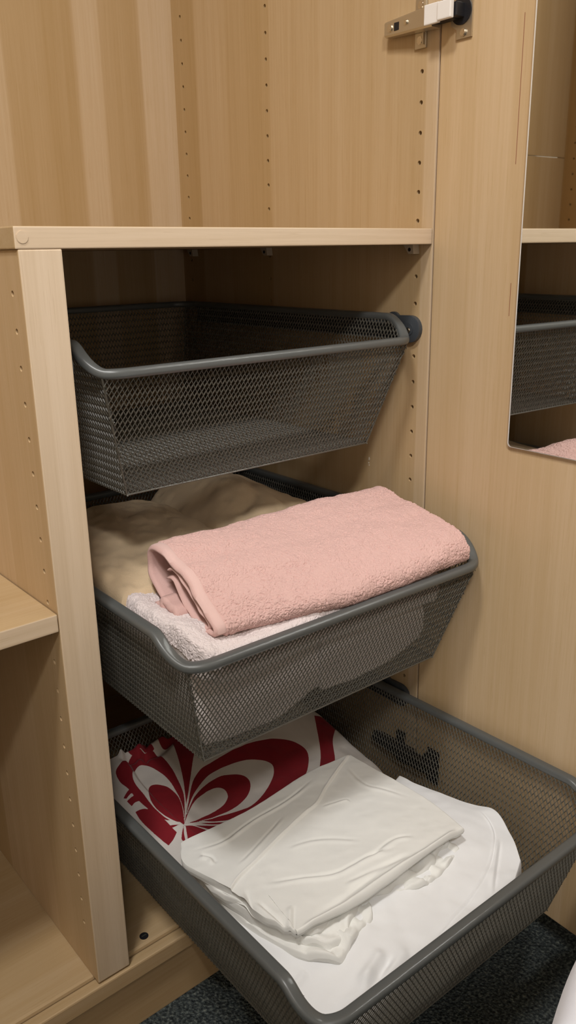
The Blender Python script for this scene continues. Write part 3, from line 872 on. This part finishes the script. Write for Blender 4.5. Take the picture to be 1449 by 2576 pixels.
rows[..., 0] = 0.083 + hx[:, None] + (rows[..., 0] - out_n[0:6, 14:100, 0]) + 0.0016 * vnoise(np.linspace(0, 9, 86)[None] + 0 * hx[:, None], 3 + 0 * rows[..., 0], 2)
mb.grid(rows + nn * hh[:, None, None], flip=flip)
o = mb.obj('hem', m_pinkhem, pink, off=cen, angle=180); o['label'] = 'smooth woven hem at the open left end'

# ------------------------------------------------------------------ towels underneath
def towel(name, label, m, layers, pile=None, mp=None, amp=0.0022, seed=1, group=None, n=(110, 90)):
    """stack of thick soft layers: each (bottom, top, left, right edge polylines in mm; ztop; zbot functions)"""
    mb = MB(); tops = []
    for k, (eb, et, el, er, zt, zb, pw, mg) in enumerate(layers):
        XY = resample(coons(*[np.array(e) / 1000 for e in (eb, et, el, er)], n[0], n[1]), n[0], n[1])
        X, Y = XY[..., 0], XY[..., 1]
        ns = amp * (vnoise(X * 34, Y * 34, seed + k) + 0.5 * vnoise(X * 90, Y * 90, seed + k + 7))
        tops.append(fit_in(slab(mb, XY, zt(X, Y) + ns, zb(X, Y) + ns * 0.5, pw, mg), 1))
    mb.V = [fit_in(V, 1) for V in mb.V]
    c = np.concatenate([V for V in mb.V]); c = np.array(((c[:, 0].min() + c[:, 0].max()) / 2, (c[:, 1].min() + c[:, 1].max()) / 2, c[:, 2].min()))
    o = mb.obj(name, m, loc=c, angle=180)
    tag(o, label, 'towel', group)
    if pile:
        pm = MB()
        for idx, dens, mask in pile:
            P = tops[idx]; mk = np.ones(P.shape[:2]) if mask is None else mask(P[..., 0], P[..., 1], P[..., 2]) * 1.0
            terry_pile(pm, P, 0.00055, dens * 0.9, 320.0, seed + 30, mk, normals(P)[P.shape[0] // 2, P.shape[1] // 2, 2] < 0, -0.0003)
        pm.V = [fit_in(V, 1, 0.001) for V in pm.V]
        q = pm.obj('terry_pile', mp or m, o, off=c, angle=180); q['kind'] = 'stuff'
    return o
m_pale = terry_mat('pale_grey_terry', lin('f2e8e6'), 0.92, 450, 0.6, 0.0)
m_palepile = terry_mat('pale_grey_pile', lin('dccfcd'), 0.94, 700, 0.3, 0.0)
m_taupe = terry_mat('taupe_terry', lin('d2ba9a'), 0.93, 900, 0.55)
K_ = lambda v: (lambda X, Y: np.full_like(X, v))
def L4(x0, x1, y0, y1, r=0.0):
    """edges of a softly bowed rectangle, mm"""
    xm, ym = (x0 + x1) / 2, (y0 + y1) / 2
    return ([(x0, y0), (xm, y0 - r), (x1, y0)], [(x0, y1), (xm, y1 + r), (x1, y1)], [(x0, y0), (x0 - r, ym), (x0, y1)], [(x1, y0), (x1 + r, ym), (x1, y1)])
pale_top = lambda X, Y: -0.381 + 0.012 * smooth(-0.09, -0.04, Y) - 0.008 * smooth(0.30, 0.40, X) + 0.003 * np.sin(X * 40)
towel('bath_towel', 'pale grey terry towel squeezed under the pink towel behind the basket front', m_pale, [
    ([(215, -82), (300, -93), (375, -88)], [(215, 95), (300, 97), (385, 95)], [(215, -82), (212, 0), (215, 95)], [(375, -88), (402, -40), (385, 95)],
     lambda X, Y: pale_top(X, Y) - 0.028, lambda X, Y: -0.470 - 0.02 * smooth(0.40, 0.30, X) * (X < 9), 0.45, 0.035),
    ([(58, -72), (80, -97), (200, -101), (300, -103), (385, -99)], [(58, 60), (150, 75), (300, 90), (390, 90)], [(58, -72), (52, 0), (58, 60)], [(385, -99), (407, -60), (390, 90)],
     pale_top, lambda X, Y: pale_top(X, Y) - 0.036, 0.45, 0.022)],
    [(1, 0.0034, lambda X, Y, Z: smooth(0.062, 0.055, Y))], m_palepile, amp=0.003, seed=3)
towel('bath_towel', 'grey-white terry towel bunched at the left of the middle basket, filling its lower corner', m_pale, [
    ([(70, -64), (140, -76), (235, -80)], [(66, 60), (140, 70), (240, 75)], [(70, -64), (66, 0), (66, 60)], [(235, -80), (252, 0), (240, 75)],
     lambda X, Y: -0.418 + 0 * X, lambda X, Y: -0.506 + 0.022 * smooth(0.15, 0.24, X), 0.5, 0.035),
    ([(47, -30), (60, -33), (72, -30)], [(47, 60), (62, 62), (90, 58)], [(47, -30), (45, 10), (47, 60)], [(72, -30), (84, 10), (90, 58)],
     lambda X, Y: -0.372 + 0 * X, lambda X, Y: -0.43 + 0 * X, 0.5, 0.02)],
    [(1, 0.0034, None)], m_palepile, amp=0.003, seed=9)
taupe_z = lambda X, Y: -0.362 + 0.016 * smooth(0.03, 0.10, Y) + 0.008 * smooth(0.1, 0.26, Y) - 0.004 * smooth(0.15, 0.05, X) - 0.016 * smooth(0.20, 0.26, X)
towel('bath_towel', 'taupe terry towel lying flat at the back left of the middle basket', m_taupe, [
    (*L4(62, 232, 48, 275, 4), lambda X, Y: -0.40 + 0 * X, lambda X, Y: -0.504 + 0 * X, 0.45, 0.03),
    ([(48, 42), (120, 38), (240, 40)], [(52, 282), (140, 292), (238, 285)], [(48, 42), (45, 150), (52, 282)], [(240, 40), (248, 150), (238, 285)], taupe_z, lambda X, Y: taupe_z(X, Y) - 0.045, 0.4, 0.028)],
    None, seed=15, amp=0.0026)
tm = lambda X, Y: crease(X, Y, [(345, 215), (318, 160), (262, 130)], 0.010, -0.006, 'ridge') - 0.352 + 0.038 * smooth(0.235, 0.30, X) * smooth(0.41, 0.31, X) * smooth(0.07, 0.20, Y) - 0.004 * smooth(0.26, 0.32, Y)
towel('bath_towel', 'taupe terry towel humped up behind the pink towel at the right', m_taupe, [
    (*L4(238, 402, 100, 320, 4), lambda X, Y: -0.40 + 0 * X, lambda X, Y: -0.504 + 0 * X, 0.45, 0.03),
    ([(236, 96), (300, 92), (398, 95)], [(232, 318), (300, 326), (388, 315)], [(236, 96), (229, 200), (232, 318)], [(398, 95), (404, 200), (388, 315)], tm, lambda X, Y: tm(X, Y) - 0.05, 0.42, 0.034)],
    None, seed=23, amp=0.0026)

# ------------------------------------------------------------------ bed linen in the lowest basket
m_white = cloth_mat('white_cotton', lin('efeeea'), 0.8, 2200, 0.1, 0.1)
m_white2 = cloth_mat('cool_white_cotton', lin('f0f0f1'), 0.8, 2200, 0.1, 0.1)
PRINT_SHAPES = [(1, (0,), [(120.0, 64.5), (139.6, 86.2), (172.8, 117.6), (206.7, 125.0), (245.5, 124.8), (276.2, 121.5), (303.6, 113.0), (322.4, 99.6), (329.6, 81.6), (323.3, 64.3), (299.2, 41.2), (270.8, 27.9), (240.1, 21.9), (203.0, 25.8), (176.3, 33.1), (148.3, 52.5)]), (0, (0,), [(120.0, 64.5), (136.4, 81.5), (159.0, 97.7), (189.2, 109.9), (222.2, 109.3), (254.5, 97.0), (269.8, 83.6), (265.4, 68.9), (244.3, 52.1), (214.4, 40.3), (191.5, 39.1), (165.5, 47.3), (132.8, 59.6)]), (1, (0,), [(120.0, 64.5), (132.2, 76.8), (155.6, 92.7), (182.1, 100.0), (209.5, 98.3), (226.3, 84.6), (226.2, 69.7), (210.5, 55.4), (187.8, 48.6), (163.5, 50.4), (141.5, 57.5), (129.4, 60.6)]), (0, (0,), [(120.0, 64.5), (138.6, 80.2), (159.1, 88.8), (181.0, 89.4), (191.4, 82.7), (190.7, 71.3), (181.1, 62.8), (163.5, 59.0), (144.0, 61.1), (126.7, 62.6)]), (1, (0,), [(120.0, 64.5), (131.8, 81.7), (144.6, 103.6), (152.3, 134.7), (154.0, 160.1), (149.3, 179.7), (135.5, 184.4), (118.0, 186.6), (96.3, 176.1), (86.3, 169.6), (83.6, 154.8), (86.3, 139.2), (88.8, 114.0), (93.8, 90.4), (102.0, 72.6)]), (0, (0,), [(120.0, 64.5), (132.3, 86.0), (138.5, 110.7), (139.6, 137.9), (132.3, 159.2), (119.4, 168.4), (103.5, 156.9), (97.2, 140.7), (97.6, 118.5), (97.9, 96.8), (101.5, 77.7), (108.8, 64.9)]), (1, (0,), [(120.0, 64.5), (132.4, 88.3), (136.1, 107.0), (132.1, 123.0), (122.3, 133.4), (111.4, 132.1), (101.1, 111.5), (99.5, 93.1), (104.1, 75.8), (111.5, 62.9)]), (1, (0,), [(138.3, 88.1), (155.6, 120.0), (169.1, 151.9), (178.8, 181.9), (180.3, 204.9), (195.6, 197.3), (209.8, 171.1), (195.0, 151.6), (174.4, 128.7), (149.9, 100.3)]), (1, (0,), [(119.0, 61.5), (128.9, 54.0), (136.6, 35.8), (126.5, 29.9), (102.3, 25.5), (108.6, 40.8)]), (1, (0,), [(112.8, 55.0), (106.0, 47.7), (100.0, 39.6), (101.9, 35.1), (106.8, 44.6)]), (1, (0,), [(140.2, 57.1), (158.6, 49.4), (177.9, 41.0), (169.8, 35.8), (155.0, 44.3)]), (1, (0,), [(135.3, 55.9), (149.9, 45.9), (161.5, 36.0), (154.9, 38.4), (144.3, 46.7)]), (1, (0,), [(128.7, 56.6), (140.2, 46.8), (153.3, 36.2), (140.6, 38.6), (135.6, 46.0)]), (1, (0,), [(110.2, 59.5), (100.8, 64.6), (96.3, 63.8), (100.3, 60.9)]), (1, (0, 5, 7), [(78.7, 110.3), (84.4, 107.2), (89.9, 101.5), (95.9, 90.5), (99.4, 74.5), (101.1, 51.7), (92.4, 45.9), (84.2, 43.7), (80.0, 75.2), (78.0, 97.0)]), (1, (0, 3, 6), [(77.6, 128.6), (87.1, 127.5), (95.6, 121.6), (97.8, 106.1), (91.1, 114.5), (84.4, 119.4), (79.1, 119.3)]), (1, (0, 5), [(76.3, 134.5), (84.0, 137.0), (90.6, 136.3), (90.8, 130.8), (84.8, 131.9), (78.4, 131.3)]), (1, (0, 1, 4, 5), [(387.4, 124.0), (425.4, 110.8), (379.4, 75.3), (348.5, 38.3), (333.2, 26.6), (316.7, 34.4), (345.4, 64.6)]), (1, (0, 1, 2, 3, 4), [(400.9, 15.7), (400.3, 30.0), (413.8, 40.1), (423.0, 32.6), (407.9, 8.3)]), (1, (0, 5, 11), [(104.7, 213.1), (114.3, 209.5), (119.0, 188.0), (136.1, 185.3), (145.9, 180.9), (150.8, 181.7), (146.9, 200.4), (148.8, 214.4), (138.2, 210.9), (128.8, 220.5), (131.9, 241.2), (121.0, 244.4)]), (1, (0, 4, 5), [(174.5, 220.7), (161.4, 184.7), (177.4, 179.8), (193.0, 179.7), (204.3, 210.7), (185.2, 238.3), (167.5, 246.1), (155.0, 232.5), (166.4, 225.6)])]
CREASES = {'fold': [(347.0, 6.0), (304.6, -13.7), (268.6, -30.6), (240.5, -45.5), (212.7, -50.0), (172.8, -58.9), (124.5, -72.5), (95.8, -80.6), (70.3, -94.3)], 'g1': [(91.3, -94.9), (78.9, -127.2), (81.9, -150.2), (86.6, -170.2)], 'g2': [(90.5, -116.2), (91.2, -146.2), (90.1, -173.3)], 'g3': [(117.8, -144.3), (105.2, -158.4), (91.9, -174.8)], 'hem': [(100.6, -175.3), (151.1, -179.7), (217.8, -182.6), (282.5, -186.1), (333.5, -184.8)], 'hem2': [(114.3, -170.4), (158.9, -171.5), (221.7, -171.9), (274.7, -179.2)], 'w1': [(108.6, -101.0), (145.6, -119.5), (180.8, -141.0), (226.5, -149.5), (261.7, -162.8)], 'w2': [(220.5, -151.7), (264.3, -149.6), (286.8, -161.5)], 'w3': [(241.2, -51.9), (271.8, -61.0), (272.4, -70.6)], 'w4': [(83.8, -22.2), (91.6, -33.9), (89.1, -46.5)], 'w5': [(78.0, -12.1), (117.1, -20.7), (166.0, -14.7), (220.0, -15.4), (274.2, -6.8)], 'w6': [(162.3, -75.7), (204.6, -92.1), (238.2, -126.8)], 'w7': [(172.7, -157.0), (217.8, -168.6), (261.1, -177.3)], 'w8': [(100.4, -65.9), (134.0, -56.0), (200.8, -33.8)], 'w9': [(322.0, -8.7), (312.1, -53.1), (323.9, -82.4), (335.4, -110.9)], 's_line': [(405.3, -161.9), (393.4, -192.0), (359.0, -215.8), (314.4, -231.5), (257.8, -241.1), (220.8, -246.7)], 's1': [(173.0, -229.0), (153.3, -234.8), (123.4, -241.7)], 's2': [(195.3, -240.6), (169.0, -248.5), (146.3, -250.9)], 's3': [(95.1, -191.8), (80.9, -194.1), (70.5, -199.3)], 's4': [(401.0, -158.1), (422.8, -177.3)], 's5': [(95.5, -238.3), (121.7, -240.2), (149.5, -235.3)], 's6': [(392.8, -202.6), (343.2, -232.4), (317.4, -248.3)]}
PR = np.array
def print_mat():
    """crimson print on off-white cotton: the shapes' signed distance is stored on the cloth"""
    n = NT('printed_cotton')
    at = n.n('ShaderNodeAttribute', attribute_name='print_distance')
    f = n.math('ADD', n.math('MULTIPLY', at.outputs['Fac'], 2200.0), 0.5, clamp=True)
    tc = n.n('ShaderNodeTexCoord')
    no = n.n('ShaderNodeTexNoise', i_Scale=60.0, i_Detail=2.0); n.l(tc.outputs['Object'], no.inputs['Vector'])
    red = n.mix(no.outputs[0], lin('7c1722'), lin('8d1c26'))
    n.l(n.mix(f, lin('d9d2cc'), red), n.b.inputs['Base Color'])
    n.b.inputs['Roughness'].default_value = 0.8; n.b.inputs['Specular IOR Level'].default_value = 0.25; n.b.inputs['Sheen Weight'].default_value = 0.1
    n2 = n.n('ShaderNodeTexNoise', i_Scale=2400.0); n.l(tc.outputs['Object'], n2.inputs['Vector'])
    bp = n.n('ShaderNodeBump', i_Strength=0.1, i_Distance=0.0005); n.l(n2.outputs[0], bp.inputs['Height']); n.l(bp.outputs[0], n.b.inputs['Normal'])
    return n.m
def inside(poly, q):
    ins = np.zeros(len(q), bool); k = len(poly)
    for i in range(k):
        (x1, y1), (x2, y2) = poly[i], poly[(i + 1) % k]
        if y1 == y2: continue
        ins ^= ((y1 > q[:, 1]) != (y2 > q[:, 1])) & (q[:, 0] < (x2 - x1) * (q[:, 1] - y1) / (y2 - y1) + x1)
    return ins
def outline(pts, sharp):
    """closed smooth outline with corners kept at the sharp indices"""
    n = len(pts); sharp = sorted(sharp) or [0]; out = []
    for a, b in zip(sharp, sharp[1:] + [sharp[0] + n]):
        seg = [pts[i % n] for i in range(a, b + 1)]
        L = sum(math.dist(p, q) for p, q in zip(seg, seg[1:]))
        out.append((spline(seg, max(3, int(L / 1.0))) if len(seg) > 2 else np.linspace(seg[0], seg[-1], max(3, int(L))))[:-1])
    return np.concatenate(out)
def print_field(X, Y):
    polys = [(c, outline(p, s)) for c, s, p in PRINT_SHAPES]
    q = np.stack([X.ravel(), Y.ravel()], 1) * 1000
    def colour(q):
        c = np.zeros(len(q), bool)
        for col, p in polys: c[inside(p, q)] = bool(col)
        return c
    E = []
    for col, p in polys:
        nx = np.roll(p, -1, 0); d = nx - p; d /= np.linalg.norm(d, axis=1, keepdims=True) + 1e-9
        nrm = np.stack([-d[:, 1], d[:, 0]], 1); m = (p + nx) / 2
        ok = colour(m + nrm * 0.12) != colour(m - nrm * 0.12)
        E.append(p[ok]); E.append(m[ok])
    E = np.concatenate(E)
    kd = kdtree.KDTree(len(E))
    for i, e in enumerate(E): kd.insert((e[0], e[1], 0), i)
    kd.balance()
    dist = np.array([kd.find((a, b, 0))[2] for a, b in q]) / 1000
    return np.where(colour(q), dist, -dist)

def duvet_z(X, Y):
    z = -0.695 + 0.005 * smooth(0.10, 0.25, X) + 0.036 * smooth(0.03, 0.21, Y) - 0.010 * smooth(0.36, 0.41, X)
    z = z + crease(X, Y, [(112, 215), (106, 140), (112, 80), (121, 35), (124, -10)], 0.012, 0.009, 'step', 0)
    z = z - 0.010 * smooth(0.095, 0.065, X)
    z = z + crease(X, Y, [(180, 190), (150, 180), (100, 190)], 0.007, 0.007, 'swave', 0.1) + crease(X, Y, [(150, 205), (132, 180), (128, 165)], 0.005, 0.006, 'swave')
    z = z + 0.0016 * vnoise(X * 28, Y * 28, 4) + 0.0006 * vnoise(X * 80, Y * 80, 5)
    return z
mb = MB()
XY = resample(coons(*[np.array(e) / 1000 for e in ([(72, -60), (160, -58), (280, -58), (375, -60)], [(70, 212), (160, 214), (300, 212), (390, 200)], [(72, -60), (52, 60), (56, 140), (70, 212)], [(375, -60), (404, 20), (410, 110), (390, 200)])], 470, 360), 470, 360, 0.3)
X, Y = XY[..., 0], XY[..., 1]
TOPD = slab(mb, XY, duvet_z(X, Y), duvet_z(X, Y) - 0.045, 0.5, 0.022, 4)
nt = len(TOPD.reshape(-1, 3))
XY2 = coons(*[np.array(e) / 1000 for e in L4(82, 395, -55, 275, 6)], 60, 60)
slab(mb, XY2, np.full(XY2.shape[:2], -0.715), np.full(XY2.shape[:2], -0.764), 0.5, 0.03)
cd = np.array((0.245, 0.12, -0.764))
mb.V = [fit_in(V, 2) for V in mb.V]
duv = mb.obj('duvet_cover', print_mat(), loc=cd, angle=180)
tag(duv, 'folded off-white duvet cover with a crimson petal print at the back of the lowest basket', 'duvet cover')
fld = print_field(X, Y).ravel()
at = duv.data.attributes.new('print_distance', 'FLOAT', 'POINT')
val = np.full(len(duv.data.vertices), -0.01); val[:nt] = fld
at.data.foreach_set('value', val.astype(np.float32))

def sheet_z(X, Y):
    z = -0.684 - 0.020 * smooth(-0.16, -0.26, Y) - 0.012 * smooth(0.16, 0.06, X) - 0.006 * smooth(0.38, 0.42, X) * smooth(-0.17, -0.10, Y)
    z = z + crease(X, Y, CREASES['s_line'], 0.0011, 0.0011, 'swave', 0.1) + crease(X, Y, CREASES['s1'], 0.006, 0.005, 'swave') + crease(X, Y, CREASES['s2'], 0.006, 0.004, 'swave') + crease(X, Y, CREASES['s3'], 0.004, 0.0025, 'ridge', 0.2)
    z = z + crease(X, Y, CREASES['s5'], 0.008, 0.004, 'ridge') + crease(X, Y, CREASES['s6'], 0.0025, 0.0018, 'swave')
    z = z + 0.0018 * vnoise(X * 22 + Y * 9, Y * 26, 31) + 0.0008 * vnoise(X * 70 + Y * 30, Y * 70, 32)
    return z
mb = MB()
XY = resample(coons(*[np.array(e) / 1000 for e in ([(72, -236), (90, -262), (200, -266), (300, -272), (388, -238)], [(74, -66), (200, -62), (330, -58), (385, -45)], [(72, -236), (62, -180), (74, -66)], [(388, -238), (411, -206), (424, -172), (409, -138), (396, -90), (385, -45)])], 300, 200), 300, 200, 0.6)
X, Y = XY[..., 0], XY[..., 1]
slab(mb, XY, sheet_z(X, Y), sheet_z(X, Y) - 0.056, 0.5, 0.012, 4)
XY = resample(coons(*[np.array(e) / 1000 for e in ([(84, -222), (200, -238), (300, -240), (388, -224)], [(84, -66), (200, -64), (382, -66)], [(84, -222), (78, -140), (84, -66)], [(388, -224), (404, -150), (382, -66)])], 90, 60), 90, 60, 0.6)
slab(mb, XY, np.full(XY.shape[:2], -0.730), np.full(XY.shape[:2], -0.760), 0.5, 0.016)
cs = np.array((0.24, -0.155, -0.758))
mb.V = [fit_in(V, 2) for V in mb.V]
sh2 = mb.obj('bed_sheet', m_white2, loc=cs, angle=180)
tag(sh2, 'thick folded bright white bed sheet along the front of the lowest basket', 'bed sheet')

def pil_z(X, Y):
    z = -0.6625 + 0.002 * np.sin(X * 25 + 1) + 0.0010 * vnoise(X * 18, Y * 26, 51) + 0.0003 * vnoise(X * 80 + Y * 60, Y * 90 - X * 30, 52)
    K = CREASES
    z = z + crease(X, Y, K['fold'], 0.0042, 0.0028, 'step', 0.04) + crease(X, Y, K['fold'], 0.0011, 0.0006, 'swave', 0.1)
    for k, w, a in (('g1', .0035, .0030), ('g2', .003, .0022), ('g3', .0028, .0018), ('w1', .0032, .0018), ('w2', .0030, .0014), ('w3', .002, .0010), ('w4', .003, .0020), ('w5', .0026, .0014), ('w6', .003, .0009), ('w7', .0034, .0014), ('w8', .0024, .0009), ('w9', .003, .0007)):
        z = z + crease(X, Y, K[k], w, a, 'swave')
    z = z + crease(X, Y, K['hem'], 0.0035, 0.004, 'ridge', 0.08) - crease(X, Y, K['hem2'], 0.004, 0.0022, 'ridge')
    return z
mb = MB()
XY = resample(coons(*[np.array(e) / 1000 for e in ([(84, -100), (84, -140), (97, -172), (102, -176), (160, -184), (230, -188), (343, -187)], [(78, 2), (90, 10), (180, 6), (270, 10), (347, 6)], [(84, -100), (70, -50), (64, -20), (78, 2)], [(343, -187), (352, -130), (350, -60), (347, 6)])], 400, 300), 400, 300, 0.55)
X, Y = XY[..., 0], XY[..., 1]
slab(mb, XY, pil_z(X, Y), pil_z(X, Y) - 0.010, 0.5, 0.006, 4)
# the folds below the top one: each a softer, crumpled layer set back from the last
def under(eb, et, el, er, z0, th, seed, amp=0.004):
    XY = resample(coons(*[np.array(e) / 1000 for e in (eb, et, el, er)], 110, 80), 110, 80, 0.6)
    X, Y = XY[..., 0], XY[..., 1]
    n1 = amp * (2.2 * np.abs(vnoise(X * 48 + Y * 16, Y * 14, seed)) - 1) + amp * 0.7 * (2 * np.abs(vnoise(X * 110 + Y * 40, Y * 30, seed + 1)) - 1)
    XY[..., 1] += (0.006 * vnoise(X * 55, X * 0 + seed, seed + 2)) * smooth(-0.10, -0.19, Y)
    slab(mb, XY, z0 + n1, z0 - th + n1, 0.5, 0.010)
under([(88, -120), (110, -176), (150, -174), (230, -174), (332, -176)], [(84, 2), (200, 8), (342, 2)], [(88, -120), (72, -60), (84, 2)], [(332, -176), (348, -80), (342, 2)], -0.6705, 0.013, 61, 0.0025)
under([(86, -125), (104, -182), (132, -197), (170, -191), (205, -184), (240, -196), (290, -199), (335, -189)], [(84, -4), (200, 4), (345, -20)], [(86, -125), (74, -60), (84, -4)], [(335, -174), (350, -110), (345, -20)], -0.6765, 0.016, 71, 0.0045)
under([(84, -130), (96, -176), (114, -206), (146, -202), (190, -190), (206, -172), (226, -188), (268, -199), (336, -184)], [(84, -10), (200, 0), (356, -60)], [(84, -130), (77, -70), (84, -10)], [(336, -184), (356, -120), (356, -60)], -0.6835, 0.014, 83, 0.0045)
cp = np.array((0.215, -0.09, -0.69))
mb.V = [fit_in(V, 2) for V in mb.V]
pw = mb.obj('pillowcase', m_white, loc=cp, angle=180)
tag(pw, 'creased off-white pillowcase folded flat on top of the bed linen', 'pillowcase')

# ------------------------------------------------------------------ bed beside the wardrobe, only its quilt corner in view
bed = empty('bed', (0.62, -1.55, 0))
tag(bed, 'low bed with a white mattress beside the open wardrobe door', 'bed')
ob = (0.62, -1.55, -ZF)
mb = MB(); mb.box(0.14, 1.40, -2.5, -0.68, -0.80, -0.66, bev=0.01); mb.obj('bed_base', m_plinth, bed, off=ob, smooth=False)
for x in (0.2, 1.34):
    for y in (-2.44, -0.74):
        mb = MB(); mb.cyl((x, y, -0.875), (x, y, -0.80), 0.025, 20); mb.obj('leg', m_black, bed, off=ob)
mb = MB(); mb.box(0.13, 1.41, -2.5, -0.66, -0.66, -0.47, bev=0.04, seg=4); mb.obj('mattress', m_white2, bed, off=ob)
mb = MB()
XY = resample(coons(*[np.array(e) / 1000 for e in ([(20, -2450), (600, -2460), (1400, -2450)], [(-22, -507), (60, -490), (200, -510), (600, -560), (1400, -580)], [(20, -2450), (-20, -1500), (-30, -800), (-22, -507)], [(1400, -2450), (1410, -1500), (1400, -580)])], 120, 140), 120, 140, 0.6)
X, Y = XY[..., 0], XY[..., 1]
zq = -0.350 + 0.012 * vnoise(X * 7, Y * 7, 81)
hang = 0.03 * smooth(0.08, -0.02, X) + 0.02 * smooth(-0.60, -0.52, Y)
slab(mb, XY, zq - hang, zq - hang - 0.055, 0.5, 0.06)
q = mb.obj('quilt', cloth_mat('quilt_cotton', lin('e9ebf4'), 0.8, 2200, 0.1, 0.1), loc=(0.7, -1.5, -0.47), angle=180)
tag(q, 'white quilt on the bed, its rounded corner nearest the carpet', 'quilt')
